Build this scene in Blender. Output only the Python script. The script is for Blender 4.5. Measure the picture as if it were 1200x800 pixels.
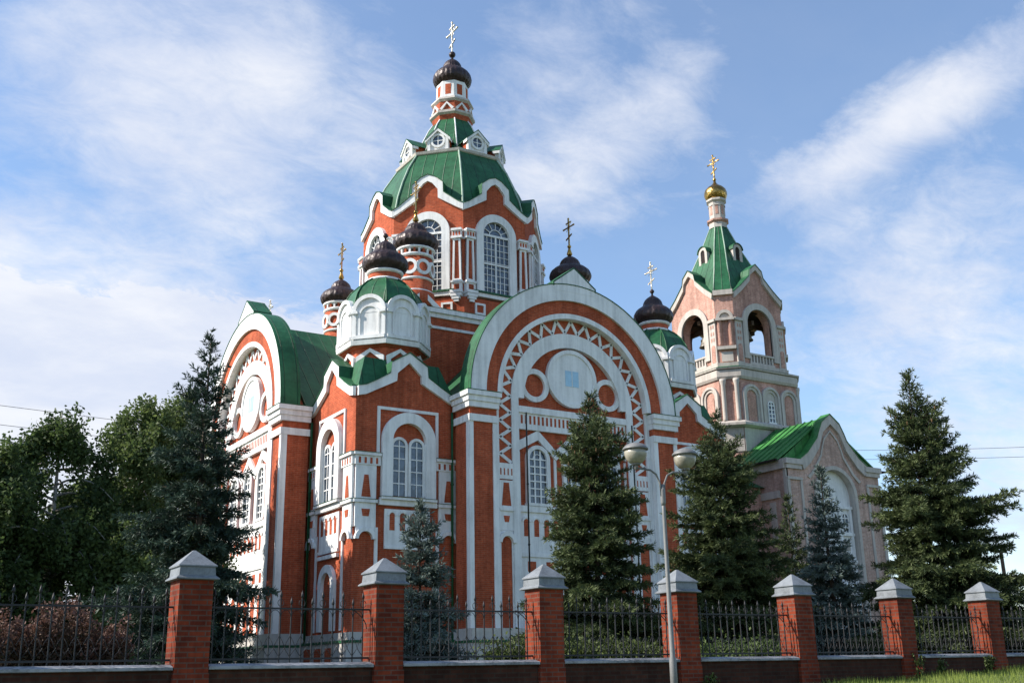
import bpy, math, random
import numpy as np
from mathutils import Matrix, Vector

for _o in list(bpy.data.objects):
    bpy.data.objects.remove(_o)
SC = bpy.context.scene
COL = SC.collection
PI = math.pi
rad = math.radians

# ------------------------------------------------------------------ camera
FPX, PITCH, HEAD, CU, CV, ROLL = 1260.04, .298505, .560459, -27.0912, -49.2359, -.019327
_fw = np.array([math.sin(HEAD), math.cos(HEAD), 0.]); _rt = np.array([math.cos(HEAD), -math.sin(HEAD), 0.])
_up = np.array([0, 0, 1.])
CF = _fw*math.cos(PITCH)+_up*math.sin(PITCH); _u0 = -_fw*math.sin(PITCH)+_up*math.cos(PITCH)
CR = _rt*math.cos(ROLL)+_u0*math.sin(ROLL); CUp = _u0*math.cos(ROLL)-_rt*math.sin(ROLL)
cam = bpy.data.cameras.new('camera'); camo = bpy.data.objects.new('camera', cam); COL.objects.link(camo)
cam.sensor_fit = 'HORIZONTAL'; cam.sensor_width = 36; cam.lens = FPX/1200*36
cam.clip_start = .1; cam.clip_end = 4000
M = Matrix.Identity(4)
for i in range(3):
    M[i][0] = CR[i]; M[i][1] = CUp[i]; M[i][2] = -CF[i]
M[0][3] = CU; M[1][3] = CV; M[2][3] = 0
camo.matrix_world = M
SC.camera = camo

def ray(x, y):
    r = CF*FPX+CR*(x-600)-CUp*(y-400)
    return r/np.linalg.norm(r)
def spot(x, y, dist):
    """ground position (u,v) and height at a horizontal distance from the eye, for choosing where things stand"""
    r = ray(x, y); r = r/math.hypot(r[0], r[1])
    return CU+r[0]*dist, CV+r[1]*dist, r[2]*dist

# ------------------------------------------------------------------ light
SUN_AZ, SUN_EL = rad(25), rad(38)      # azimuth measured from -u towards +v
sd = Vector((-math.cos(SUN_AZ)*math.cos(SUN_EL), math.sin(SUN_AZ)*math.cos(SUN_EL), math.sin(SUN_EL)))
sl = bpy.data.lights.new('sun', 'SUN'); so = bpy.data.objects.new('sun', sl); COL.objects.link(so)
sl.energy = 5.0; sl.angle = rad(.5); sl.color = (1, .93, .83)
so.rotation_euler = sd.to_track_quat('Z', 'Y').to_euler()
so.location = (-60, 20, 60)

W = bpy.data.worlds.new('World'); SC.world = W; W.use_nodes = True
nt = W.node_tree; nt.nodes.clear()
def N(t, nt=None, **kw):
    n = nt.nodes.new(t)
    for k, v in kw.items(): setattr(n, k, v)
    return n
out = N('ShaderNodeOutputWorld', nt); bg = N('ShaderNodeBackground', nt)
bg.inputs['Strength'].default_value = .098
sky = N('ShaderNodeTexSky', nt); sky.sky_type = 'NISHITA'; sky.sun_disc = False
sky.sun_elevation = SUN_EL; sky.sun_rotation = math.atan2(sd.x, sd.y)
sky.air_density = 1.0; sky.dust_density = .35; sky.ozone_density = 2.2
tc = N('ShaderNodeTexCoord', nt)
L = nt.links.new
def math_(op, a, b=None, c=None, nt=nt, clamp=False):
    n = nt.nodes.new('ShaderNodeMath'); n.operation = op; n.use_clamp = clamp
    for i, x in enumerate((a, b, c)):
        if x is None: continue
        if isinstance(x, (int, float)): n.inputs[i].default_value = x
        else: nt.links.new(x, n.inputs[i])
    return n.outputs[0]
def vmath(op, a, b=None, nt=nt):
    n = nt.nodes.new('ShaderNodeVectorMath'); n.operation = op
    for i, x in enumerate((a, b)):
        if x is None: continue
        if isinstance(x, (tuple, list)): n.inputs[i].default_value = x
        else: nt.links.new(x, n.inputs[i])
    return n.outputs['Value'] if op in ('DOT_PRODUCT', 'LENGTH') else n.outputs['Vector']
def noise(vec, scale, detail=6, rough=.55, dist=0, nt=nt, lac=2.0):
    n = nt.nodes.new('ShaderNodeTexNoise'); n.inputs['Scale'].default_value = scale
    n.inputs['Detail'].default_value = detail; n.inputs['Roughness'].default_value = rough
    n.inputs['Distortion'].default_value = dist; n.inputs['Lacunarity'].default_value = lac
    if vec is not None: nt.links.new(vec, n.inputs['Vector'])
    return n.outputs[0]
def sstep(x, a, b, nt=nt):
    n = nt.nodes.new('ShaderNodeMapRange'); n.interpolation_type = 'SMOOTHSTEP'
    n.inputs[1].default_value = a; n.inputs[2].default_value = b
    nt.links.new(x, n.inputs[0]); return n.outputs[0]
sep = N('ShaderNodeSeparateXYZ', nt); L(tc.outputs['Generated'], sep.inputs[0])
D = tc.outputs['Generated']
# a cloud layer: the view direction met with a flat sheet high above
hz = math_('ADD', math_('MAXIMUM', sep.outputs[2], 0.0), .22)
comb = N('ShaderNodeCombineXYZ', nt)
L(math_('DIVIDE', sep.outputs[0], hz), comb.inputs[0]); L(math_('DIVIDE', sep.outputs[1], hz), comb.inputs[1])
mp = N('ShaderNodeMapping', nt); mp.inputs['Rotation'].default_value = (0, 0, rad(-35)); mp.inputs['Scale'].default_value = (.95, 1.35, 1)
L(comb.outputs[0], mp.inputs[0])
n1 = noise(mp.outputs[0], 1.6, 12, .62, .35)
n2 = noise(mp.outputs[0], 10, 10, .7, .4)
tex = math_('ADD', math_('MULTIPLY', n1, .64), math_('MULTIPLY', n2, .36))
def blob(x, y, wid):
    d = ray(x, y)
    return sstep(vmath('DOT_PRODUCT', D, tuple(d)), math.cos(wid), 1.0)
bias = None
for (x, y, wid, amp) in ((60, 520, .25, .24), (190, 60, .16, .17), (90, 200, .20, .10), (330, 240, .20, .11), (400, 60, .12, .07), (690, 110, .17, .16),
                         (1180, 430, .18, .12), (1130, 560, .2, .05), (1080, 230, .14, .13), (960, 330, .12, .06)):
    t = math_('MULTIPLY', blob(x, y, wid), amp)
    bias = t if bias is None else math_('ADD', bias, t)
low = math_('MULTIPLY', sstep(sep.outputs[2], .45, .0), .08)
def streak(a, b, mid, wid, half, amp):
    n = np.cross(ray(*a), ray(*b)); n = n/np.linalg.norm(n)
    warp = math_('MULTIPLY', math_('SUBTRACT', n1, .5), half*2.2)
    d = math_('ABSOLUTE', math_('ADD', vmath('DOT_PRODUCT', D, tuple(n)), warp))
    return math_('MULTIPLY', math_('MULTIPLY', sstep(d, half, .0), blob(*mid, wid)), amp)
bias = math_('ADD', bias, streak((930, 200), (1200, 50), (1080, 110), .24, .05, .27))
bias = math_('ADD', bias, streak((560, 300), (830, 60), (700, 170), .20, .05, .10))
# the thick bank low on the left
bn = np.cross(ray(-50, 322), ray(330, 368)); bn = bn/np.linalg.norm(bn)
bank = math_('ADD', vmath('DOT_PRODUCT', D, tuple(bn)), math_('MULTIPLY', math_('SUBTRACT', n2, .5), .10))
bank = math_('ADD', bank, math_('MULTIPLY', math_('SUBTRACT', n1, .5), .06))
bank = math_('MULTIPLY', math_('MULTIPLY', sstep(bank, -.012, .02), blob(40, 420, .40)), .58)
bias = math_('ADD', bias, bank)
cm = math_('ADD', math_('ADD', tex, bias), low)
cmask = math_('MULTIPLY', math_('MAXIMUM', sstep(cm, .46, .92), .13), .95)
shade = noise(mp.outputs[0], 2.4, 6, .6, .2)
crgb = N('ShaderNodeMix', nt, data_type='RGBA')
L(sstep(shade, .35, .7), crgb.inputs[0])
crgb.inputs[6].default_value = (4.6, 5.0, 6.0, 1); crgb.inputs[7].default_value = (6.1, 6.2, 6.5, 1)
mix = N('ShaderNodeMix', nt, data_type='RGBA')
hsv = N('ShaderNodeHueSaturation', nt); hsv.inputs['Saturation'].default_value = 1.1; hsv.inputs['Value'].default_value = 1.38
L(sky.outputs[0], hsv.inputs['Color'])
L(cmask, mix.inputs[0]); L(hsv.outputs[0], mix.inputs[6]); L(crgb.outputs[2], mix.inputs[7])
L(mix.outputs[2], bg.inputs['Color']); L(bg.outputs[0], out.inputs['Surface'])

SC.view_settings.view_transform = 'Standard'; SC.view_settings.look = 'None'
SC.view_settings.exposure = .68; SC.view_settings.gamma = 1
SC.render.engine = 'CYCLES'
SC.cycles.max_bounces = 6; SC.cycles.transparent_max_bounces = 8

# ------------------------------------------------------------------ materials
MATS = {}
def new_mat(name):
    m = bpy.data.materials.new(name); m.use_nodes = True
    return m, m.node_tree, m.node_tree.nodes['Principled BSDF']
def ramp_mix(nt, fac, a, b):
    n = nt.nodes.new('ShaderNodeMix'); n.data_type = 'RGBA'
    nt.links.new(fac, n.inputs[0]); n.inputs[6].default_value = (*a, 1); n.inputs[7].default_value = (*b, 1)
    return n.outputs[2]
def mul_rgb(nt, a, b):
    n = nt.nodes.new('ShaderNodeMix'); n.data_type = 'RGBA'; n.blend_type = 'MULTIPLY'; n.inputs[0].default_value = 1
    nt.links.new(a, n.inputs[6]); nt.links.new(b, n.inputs[7]); return n.outputs[2]
def bump(nt, bs, h, strength, dist=.02):
    b = nt.nodes.new('ShaderNodeBump'); b.inputs['Strength'].default_value = strength; b.inputs['Distance'].default_value = dist
    nt.links.new(h, b.inputs['Height']); nt.links.new(b.outputs[0], bs.inputs['Normal'])
def wall_uv(nt):
    g = nt.nodes.new('ShaderNodeNewGeometry')
    t = vmath('NORMALIZE', vmath('CROSS_PRODUCT', (0, 0, 1), g.outputs['True Normal'], nt=nt), nt=nt)
    s = vmath('DOT_PRODUCT', g.outputs['Position'], t, nt=nt)
    sp = nt.nodes.new('ShaderNodeSeparateXYZ'); nt.links.new(g.outputs['Position'], sp.inputs[0])
    c = nt.nodes.new('ShaderNodeCombineXYZ'); nt.links.new(s, c.inputs[0]); nt.links.new(sp.outputs[2], c.inputs[1])
    return c.outputs[0], g.outputs['Position']
def brick_mat(name, c1, c2, mortar, bw=.27, bh=.08, ms=.012, bstr=.35, rough=.85, dirt=.35):
    m, nt, bs = new_mat(name)
    uv, pos = wall_uv(nt)
    b = nt.nodes.new('ShaderNodeTexBrick'); nt.links.new(uv, b.inputs['Vector'])
    b.inputs['Color1'].default_value = (*c1, 1); b.inputs['Color2'].default_value = (*c2, 1); b.inputs['Mortar'].default_value = (*mortar, 1)
    b.inputs['Scale'].default_value = 1; b.inputs['Mortar Size'].default_value = ms
    b.inputs['Brick Width'].default_value = bw; b.inputs['Row Height'].default_value = bh
    n = noise(pos, .55, 8, .65, nt=nt)
    d = ramp_mix(nt, sstep(n, .32, .68, nt=nt), (1-dirt, 1-dirt, 1-dirt), (1.08, 1.08, 1.08))
    n3 = noise(pos, 7, 4, .6, nt=nt)
    d2 = ramp_mix(nt, sstep(n3, .3, .7, nt=nt), (.82, .8, .8), (1.08, 1.08, 1.06))
    mpn = nt.nodes.new('ShaderNodeMapping'); mpn.inputs['Scale'].default_value = (3.2, 3.2, .28); nt.links.new(pos, mpn.inputs[0])
    st = noise(mpn.outputs[0], 1, 7, .65, nt=nt)
    d2 = mul_rgb(nt, d2, ramp_mix(nt, sstep(st, .36, .60, nt=nt), (.80, .78, .77), (1.06, 1.06, 1.06)))
    nt.links.new(mul_rgb(nt, mul_rgb(nt, b.outputs['Color'], d), d2), bs.inputs['Base Color'])
    bs.inputs['Roughness'].default_value = rough; bs.inputs['Specular IOR Level'].default_value = .12
    bump(nt, bs, b.outputs['Fac'], -bstr, .01)
    MATS[name] = m
def paint_mat(name, col, rough=.7, var=.12, scale=.8, spec=.3, streak=0):
    m, nt, bs = new_mat(name)
    g = nt.nodes.new('ShaderNodeNewGeometry')
    v = g.outputs['Position']
    n = noise(v, scale, 8, .65, nt=nt)
    n2 = noise(v, scale*9, 4, .6, nt=nt)
    f = math_('ADD', math_('MULTIPLY', n, .7, nt=nt), math_('MULTIPLY', n2, .3, nt=nt), nt=nt)
    if streak:
        mpn = nt.nodes.new('ShaderNodeMapping'); mpn.inputs['Scale'].default_value = (5, 5, .35); nt.links.new(v, mpn.inputs[0])
        f = math_('ADD', math_('MULTIPLY', f, 1-streak, nt=nt), math_('MULTIPLY', noise(mpn.outputs[0], 1, 6, .6, nt=nt), streak, nt=nt), nt=nt)
    lo = tuple(c*(1-var*2) for c in col); hi = tuple(min(1, c*(1+var*.5)) for c in col)
    nt.links.new(ramp_mix(nt, sstep(f, .3, .62, nt=nt), lo, hi), bs.inputs['Base Color'])
    bs.inputs['Roughness'].default_value = rough; bs.inputs['Specular IOR Level'].default_value = spec
    bump(nt, bs, n2, .15, .01)
    MATS[name] = m
brick_mat('brick_red', (.53, .108, .046), (.40, .076, .033), (.44, .15, .085), bstr=.4, dirt=.28)
brick_mat('brick_pink', (.57, .30, .235), (.47, .24, .185), (.58, .42, .36), dirt=.28)
brick_mat('brick_pale', (.58, .375, .305), (.49, .315, .25), (.55, .44, .39), dirt=.25)
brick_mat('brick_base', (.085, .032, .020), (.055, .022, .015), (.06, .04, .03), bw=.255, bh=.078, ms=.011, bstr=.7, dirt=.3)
brick_mat('brick_fence', (.27, .050, .021), (.14, .026, .014), (.15, .075, .055), bw=.255, bh=.078, ms=.011, bstr=.7, dirt=.3)
paint_mat('white', (.78, .775, .765), .75, .14, .9, streak=.55)
paint_mat('stone', (.50, .455, .41), .8, .16, .9, streak=.5)
paint_mat('plinth', (.50, .47, .44), .85, .18, 1.2, streak=.4)
paint_mat('cap_metal', (.185, .20, .215), .5, .22, 3, .3)
paint_mat('coping', (.28, .285, .30), .7, .35, 2.5, .3)
paint_mat('iron', (.018, .018, .02), .55, .2, 4, .4)
paint_mat('pole_paint', (.18, .18, .175), .5, .22, 4, .4, streak=.5)
paint_mat('dark_in', (.03, .02, .018), .9, .2, 1)
paint_mat('wood', (.10, .065, .04), .8, .3, 2)
paint_mat('cone', (.13, .075, .035), .8, .25, 6)
paint_mat('bark', (.07, .05, .038), .9, .35, 5)
paint_mat('birch_bark', (.34, .32, .29), .8, .4, 3.5)
paint_mat('bronze', (.12, .10, .07), .45, .25, 4, .5)
paint_mat('pale_green', (.32, .42, .33), .5, .15, 2)  # lighter green for ridge strips, sheen put into the colour
paint_mat('blue_panel', (.38, .60, .76), .35, .08, 3, .5)
def metal_roof(name, col, rough=.38):
    m, nt, bs = new_mat(name)
    uv, pos = wall_uv(nt)
    n = noise(pos, .9, 8, .65, nt=nt); n2 = noise(pos, 6, 5, .6, nt=nt)
    f = math_('ADD', math_('MULTIPLY', n, .65, nt=nt), math_('MULTIPLY', n2, .35, nt=nt), nt=nt)
    c = ramp_mix(nt, sstep(f, .3, .66, nt=nt), tuple(x*.55 for x in col), (col[0]*1.9, col[1]*1.28, col[2]*1.45))
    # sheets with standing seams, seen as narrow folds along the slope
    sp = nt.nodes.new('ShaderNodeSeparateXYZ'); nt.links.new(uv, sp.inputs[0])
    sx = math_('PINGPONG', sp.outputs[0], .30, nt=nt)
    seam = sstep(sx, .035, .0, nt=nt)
    c = mul_rgb(nt, c, ramp_mix(nt, seam, (1, 1, 1), (.5, .5, .5)))  # shadow gap at each seam darkened in the base colour
    nt.links.new(c, bs.inputs['Base Color'])
    bs.inputs['Roughness'].default_value = rough; bs.inputs['Specular IOR Level'].default_value = .3
    b = nt.nodes.new('ShaderNodeBump'); b.inputs['Strength'].default_value = .8; b.inputs['Distance'].default_value = .03
    nt.links.new(math_('ADD', seam, math_('MULTIPLY', n2, .25, nt=nt), nt=nt), b.inputs['Height']); nt.links.new(b.outputs[0], bs.inputs['Normal'])
    MATS[name] = m
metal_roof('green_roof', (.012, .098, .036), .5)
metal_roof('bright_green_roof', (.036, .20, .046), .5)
def onion_mat(name, col, metal, rough):
    m, nt, bs = new_mat(name)
    g = nt.nodes.new('ShaderNodeNewGeometry')
    n = noise(g.outputs['Position'], 3, 7, .65, nt=nt)
    nt.links.new(ramp_mix(nt, sstep(n, .3, .7, nt=nt), tuple(x*.55 for x in col), tuple(x*1.3 for x in col)), bs.inputs['Base Color'])
    bs.inputs['Metallic'].default_value = metal; bs.inputs['Roughness'].default_value = rough
    v = nt.nodes.new('ShaderNodeTexVoronoi'); v.inputs['Scale'].default_value = 6.5; nt.links.new(g.outputs['Position'], v.inputs['Vector'])
    bump(nt, bs, v.outputs['Distance'], .6, .04)
    MATS[name] = m
onion_mat('onion_dark', (.034, .018, .017), .2, .45)
onion_mat('gold', (.40, .25, .075), 1, .30)
onion_mat('silver_gold', (.75, .68, .55), 1, .35)
def glass_mat():
    m, nt, bs = new_mat('glass')
    g = nt.nodes.new('ShaderNodeNewGeometry')
    n = noise(g.outputs['Position'], 2.2, 4, .6, nt=nt)
    nt.links.new(ramp_mix(nt, sstep(n, .35, .65, nt=nt), (.010, .014, .022), (.085, .11, .15)), bs.inputs['Base Color'])  # bluish tone puts reflected sky into the glass colour, varied for curtains
    bs.inputs['Roughness'].default_value = .08; bs.inputs['Specular IOR Level'].default_value = .9
    bump(nt, bs, n, .08, .05)
    MATS['glass'] = m
glass_mat()
def globe_mat():
    m, nt, bs = new_mat('lamp_globe')
    g = nt.nodes.new('ShaderNodeNewGeometry')
    n = noise(g.outputs['Position'], 6, 6, .6, nt=nt)
    nt.links.new(ramp_mix(nt, sstep(n, .35, .65, nt=nt), (.22, .20, .155), (.36, .335, .27)), bs.inputs['Base Color'])
    bs.inputs['Roughness'].default_value = .3; bs.inputs['Subsurface Weight'].default_value = .2; bs.inputs['Subsurface Radius'].default_value = (.1, .1, .1)
    MATS['lamp_globe'] = m
globe_mat()
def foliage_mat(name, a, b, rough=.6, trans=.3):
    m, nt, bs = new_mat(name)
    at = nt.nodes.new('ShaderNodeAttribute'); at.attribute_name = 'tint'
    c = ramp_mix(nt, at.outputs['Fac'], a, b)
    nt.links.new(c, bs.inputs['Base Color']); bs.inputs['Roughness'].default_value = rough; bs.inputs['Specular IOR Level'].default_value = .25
    tr = nt.nodes.new('ShaderNodeBsdfTranslucent'); nt.links.new(c, tr.inputs[0])
    mx = nt.nodes.new('ShaderNodeMixShader'); mx.inputs[0].default_value = trans
    nt.links.new(bs.outputs[0], mx.inputs[1]); nt.links.new(tr.outputs[0], mx.inputs[2])
    nt.links.new(mx.outputs[0], nt.nodes['Material Output'].inputs[0])
    MATS[name] = m
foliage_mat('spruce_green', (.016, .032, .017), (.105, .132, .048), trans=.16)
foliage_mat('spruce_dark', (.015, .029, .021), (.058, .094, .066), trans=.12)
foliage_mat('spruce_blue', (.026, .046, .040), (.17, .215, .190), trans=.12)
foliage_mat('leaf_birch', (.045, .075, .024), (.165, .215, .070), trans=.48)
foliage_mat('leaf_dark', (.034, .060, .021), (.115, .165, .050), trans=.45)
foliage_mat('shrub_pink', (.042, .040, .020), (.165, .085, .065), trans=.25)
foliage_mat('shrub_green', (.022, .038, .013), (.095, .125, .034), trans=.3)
foliage_mat('grass_leaf', (.10, .15, .025), (.30, .36, .08), trans=.3)
foliage_mat('flower_red', (.35, .03, .03), (.6, .10, .10), trans=.2)
def ground_mat():
    m, nt, bs = new_mat('ground')
    g = nt.nodes.new('ShaderNodeNewGeometry')
    n = noise(g.outputs['Position'], .35, 8, .65, nt=nt); n2 = noise(g.outputs['Position'], 6, 6, .65, nt=nt)
    f = math_('ADD', math_('MULTIPLY', n, .5, nt=nt), math_('MULTIPLY', n2, .5, nt=nt), nt=nt)
    nt.links.new(ramp_mix(nt, sstep(f, .35, .62, nt=nt), (.055, .048, .028), (.085, .125, .03)), bs.inputs['Base Color'])
    bs.inputs['Roughness'].default_value = .95; bump(nt, bs, n2, .6, .05)
    MATS['ground'] = m
ground_mat()

# ------------------------------------------------------------------ mesh helpers
class MB:
    """collects faces, then links them as ONE mesh object"""
    def __init__(s, *mats):
        s.v = []; s.f = []; s.m = []; s.sm = []; s.mats = list(mats)
    def mi(s, name):
        if name not in s.mats: s.mats.append(name)
        return s.mats.index(name)
    def face(s, idx, m=None, smooth=False):
        s.f.append(tuple(idx)); s.m.append(0 if m is None else s.mi(m)); s.sm.append(smooth)
    def poly(s, pts, m=None, smooth=False):
        b = len(s.v); s.v += [tuple(p) for p in pts]; s.face(range(b, b+len(pts)), m, smooth)
    def box(s, x0, x1, y0, y1, z0, z1, m=None):
        s.ext(FR0, [(x0, z0), (x1, z0), (x1, z1), (x0, z1)], -y1, -y0, m)
    def ext(s, fr, poly, n0, n1, m=None, ms=None):
        k = len(poly); b = len(s.v)
        s.v += [fr(x, z, n1) for x, z in poly]+[fr(x, z, n0) for x, z in poly]
        s.face(range(b, b+k), m); s.face(range(b+2*k-1, b+k-1, -1), m)
        for i in range(k):
            j = (i+1) % k
            s.face((b+j, b+i, b+k+i, b+k+j), ms or m)
    def bar(s, fr, x0, x1, z0, z1, n0, n1, m=None):
        s.ext(fr, [(x0, z0), (x1, z0), (x1, z1), (x0, z1)], n0, n1, m)
    def band(s, fr, A, B, n0, n1, m=None, ma=None, mb=None, closed=False):
        """solid strip between two polylines of the same length"""
        k = len(A); b = len(s.v)
        for (x, z), (x2, z2) in zip(A, B):
            s.v += [fr(x, z, n1), fr(x2, z2, n1), fr(x2, z2, n0), fr(x, z, n0)]
        rng = range(k if closed else k-1)
        for i in rng:
            p = b+4*i; q = b+4*((i+1) % k)
            s.face((p, p+1, q+1, q), m); s.face((p+3, q+3, q+2, p+2), m)
            s.face((p, q, q+3, p+3), ma or m); s.face((p+1, p+2, q+2, q+1), mb or m)
        if not closed:
            s.face((b, b+3, b+2, b+1), m); e = b+4*(k-1); s.face((e, e+1, e+2, e+3), m)
    def loft(s, rings, m=None, smooth=False, cap0=True, cap1=True):
        k = len(rings[0]); b = len(s.v)
        for r in rings: s.v += [tuple(p) for p in r]
        for i in range(len(rings)-1):
            for j in range(k):
                a = b+i*k; c = a+k; j2 = (j+1) % k
                s.face((a+j, a+j2, c+j2, c+j), m, smooth)
        if cap0: s.face([b+j for j in range(k)][::-1], m)
        if cap1: s.face([b+(len(rings)-1)*k+j for j in range(k)], m)
    def lathe(s, c, prof, seg=28, m=None, smooth=True, phase=0, lobes=0, lobe=0.0, cap=True):
        rings = []
        for r, z in prof:
            ring = []
            for j in range(seg):
                a = phase+2*PI*j/seg
                rr = r*(1-lobe*(1-abs(math.cos(lobes*a/2)))) if lobes else r
                ring.append((c[0]+rr*math.cos(a), c[1]+rr*math.sin(a), z))
            rings.append(ring)
        s.loft(rings, m, smooth, cap, cap)
    def tube(s, pts, r, seg=6, m=None, r1=None):
        pts = [Vector(p) for p in pts]; rings = []
        for i, p in enumerate(pts):
            d = (pts[min(i+1, len(pts)-1)]-pts[max(i-1, 0)]).normalized()
            a = d.orthogonal().normalized(); b = d.cross(a)
            rr = r if r1 is None else r+(r1-r)*i/(len(pts)-1)
            rings.append([p+a*rr*math.cos(2*PI*j/seg)+b*rr*math.sin(2*PI*j/seg) for j in range(seg)])
        # keep the rings from twisting
        for i in range(1, len(rings)):
            best = min(range(seg), key=lambda q: (rings[i][q]-rings[i-1][0]).length)
            rings[i] = rings[i][best:]+rings[i][:best]
        s.loft(rings, m, True)
    def sphere(s, c, r, m=None, sz=1.0, seg=16, n=10):
        s.lathe(c, [(max(r*math.sin(PI*i/n), 1e-3), c[2]-r*sz*math.cos(PI*i/n)) for i in range(n+1)], seg, m)
ROOT = {}
def obj(name, mb, parent=None, label=None):
    me = bpy.data.meshes.new(name)
    off = ROOT.get(parent, (0, 0, 0)) if parent else (0, 0, 0)
    v = [(x-off[0], y-off[1], z-off[2]) for x, y, z in mb.v]
    me.from_pydata(v, [], mb.f)
    for n in mb.mats: me.materials.append(MATS[n])
    me.polygons.foreach_set('material_index', mb.m); me.polygons.foreach_set('use_smooth', mb.sm)
    me.update()
    o = bpy.data.objects.new(name, me); COL.objects.link(o)
    if parent: o.parent = parent; ROOT[o] = off
    if label: o['label'] = label
    return o
def arr_obj(name, V, Fc, mat, parent=None, tint=None):
    """mesh from numpy arrays; all faces have the same number of corners"""
    off = np.array(ROOT.get(parent, (0, 0, 0)) if parent else (0, 0, 0))
    V = np.asarray(V, float)-off; Fc = np.asarray(Fc, np.int32); k = Fc.shape[1]
    me = bpy.data.meshes.new(name)
    me.vertices.add(len(V)); me.vertices.foreach_set('co', V.astype(np.float32).ravel())
    me.loops.add(Fc.size); me.loops.foreach_set('vertex_index', Fc.ravel())
    me.polygons.add(len(Fc)); me.polygons.foreach_set('loop_start', np.arange(0, Fc.size, k, dtype=np.int32))
    me.update(calc_edges=True)
    if tint is not None:
        a = me.attributes.new('tint', 'FLOAT', 'FACE'); a.data.foreach_set('value', np.asarray(tint, np.float32))
    me.materials.append(MATS[mat])
    o = bpy.data.objects.new(name, me); COL.objects.link(o)
    if parent: o.parent = parent; ROOT[o] = tuple(off)
    return o
def thing(name, label, cat, loc=(0, 0, 0), group=None):
    o = bpy.data.objects.new(name, None); COL.objects.link(o); o.empty_display_size = .3
    o.location = loc; ROOT[o] = tuple(loc); o['label'] = label; o['category'] = cat
    if group: o['group'] = group
    return o
def tag(o, label, cat, group=None):
    o['label'] = label; o['category'] = cat
    if group: o['group'] = group
    return o
def copy_tree(o, parent=None, delta=(0, 0, 0)):
    c = o.copy(); COL.objects.link(c); c.parent = parent; c.location = Vector(o.location)+Vector(delta)
    for ch in list(o.children): copy_tree(ch, c)
    return c
def frame(cx, cy, deg, ap=0.0):
    """facade frame: s runs along the wall, z up, n outwards; deg 0 faces -y"""
    a = rad(deg); nx, ny = math.sin(a), -math.cos(a); tx, ty = math.cos(a), math.sin(a)
    return lambda s, z, n: (cx+tx*s+nx*(n+ap), cy+ty*s+ny*(n+ap), z)
FR0 = frame(0, 0, 0)
def arc(cx, cz, r, a0=180, a1=0, n=24):
    return [(cx+r*math.cos(rad(a0+(a1-a0)*i/n)), cz+r*math.sin(rad(a0+(a1-a0)*i/n))) for i in range(n+1)]
def door_line(cx, zb, zs, r, n=16):
    return [(cx-r, zb)]+arc(cx, zs, r, 180, 0, n)+[(cx+r, zb)]
def door_poly(cx, zb, zs, r, n=16):
    return door_line(cx, zb, zs, r, n)[::-1]
def sh(poly, dx): return [(x+dx, z) for x, z in poly]
def octa(c, R, z, phase=22.5): return [(c[0]+R*math.cos(rad(phase+45*i)), c[1]+R*math.sin(rad(phase+45*i)), z) for i in range(8)]

def window(parent, fr, cx, zb, zs, r, n, fw=.18, dep=.12, cols=2, rows=4, name='window', frame_mat='white', rr=None, fan=True):
    """arched window: architrave and bars in one mesh, the glass is its sub-part"""
    b = MB(frame_mat)
    b.band(fr, door_line(cx, zb, zs, r), door_line(cx, zb, zs, r+fw), n, n+dep)
    b.bar(fr, cx-r-fw-.04, cx+r+fw+.04, zb-.12, zb, n, n+dep+.05)
    t = .035; m0, m1 = n+.028, n+.062
    for i in range(1, cols):
        x = cx-r+2*r*i/cols
        zt = zs+math.sqrt(max(r*r-(x-cx)**2, 0))
        b.bar(fr, x-t, x+t, zb, zt-.01, m0, m1)
    for j in range(1, rows+1):
        z = zb+(zs-zb)*j/rows
        b.bar(fr, cx-r, cx+r, z-t*.8, z+t*.8, m0, m1+.004)
    if fan:
        b.band(fr, arc(cx, zs, r*.5-.015, 180, 0, 12), arc(cx, zs, r*.5+.02, 180, 0, 12), m0, m1-.004)
    w = obj(name, b, parent)
    p = MB('glass'); p.ext(fr, door_poly(cx, zb+.005, zs, r+.02), n+.004, n+.018)
    obj('pane', p, w)
    return w

def cross(mb, c, z0, h, m='gold', t=.05):
    """three-barred cross, bars running along y"""
    x, y = c; t *= .74
    mb.box(x-t, x+t, y-t, y+t, z0, z0+h, m)
    w = h*.30
    mb.box(x-t*.8, x+t*.8, y-w, y+w, z0+h*.66, z0+h*.66+t*2, m)
    mb.box(x-t*.8, x+t*.8, y-w*.5, y+w*.5, z0+h*.83, z0+h*.83+t*1.8, m)
    fr = frame(x, y, 90)
    mb.ext(fr, [(-w*.55, z0+h*.36), (w*.55, z0+h*.24), (w*.55, z0+h*.24+t*2), (-w*.55, z0+h*.36+t*2)], -t*.8, t*.8, m)
    for dy, dz in ((-w, h*.66+t), (w, h*.66+t), (0, h)):
        mb.sphere((x, y+dy, z0+dz), t*1.7, m, seg=8, n=6)
    # rays and a ring where the arms meet
    for k in range(4):
        a = rad(45+90*k)
        mb.tube([(x, y, z0+h*.66+t), (x, y+math.cos(a)*w*.62, z0+h*.66+t+math.sin(a)*w*.62)], t*.4, 5, m)
ONION = [(.70, 0), (.80, .03), (.92, .10), (.985, .18), (1, .26), (.975, .34), (.90, .43), (.77, .51), (.63, .57), (.535, .61), (.50, .66), (.475, .73), (.41, .81), (.30, .885), (.17, .945), (.09, .98), (.06, 1.0)]
def onion(mb, c, z0, H, R, m='onion_dark', lobes=20):
    mb.lathe(c, [(R*r, z0+H*z) for r, z in ONION], lobes*4, m, True, 0, lobes, .032)

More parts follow.
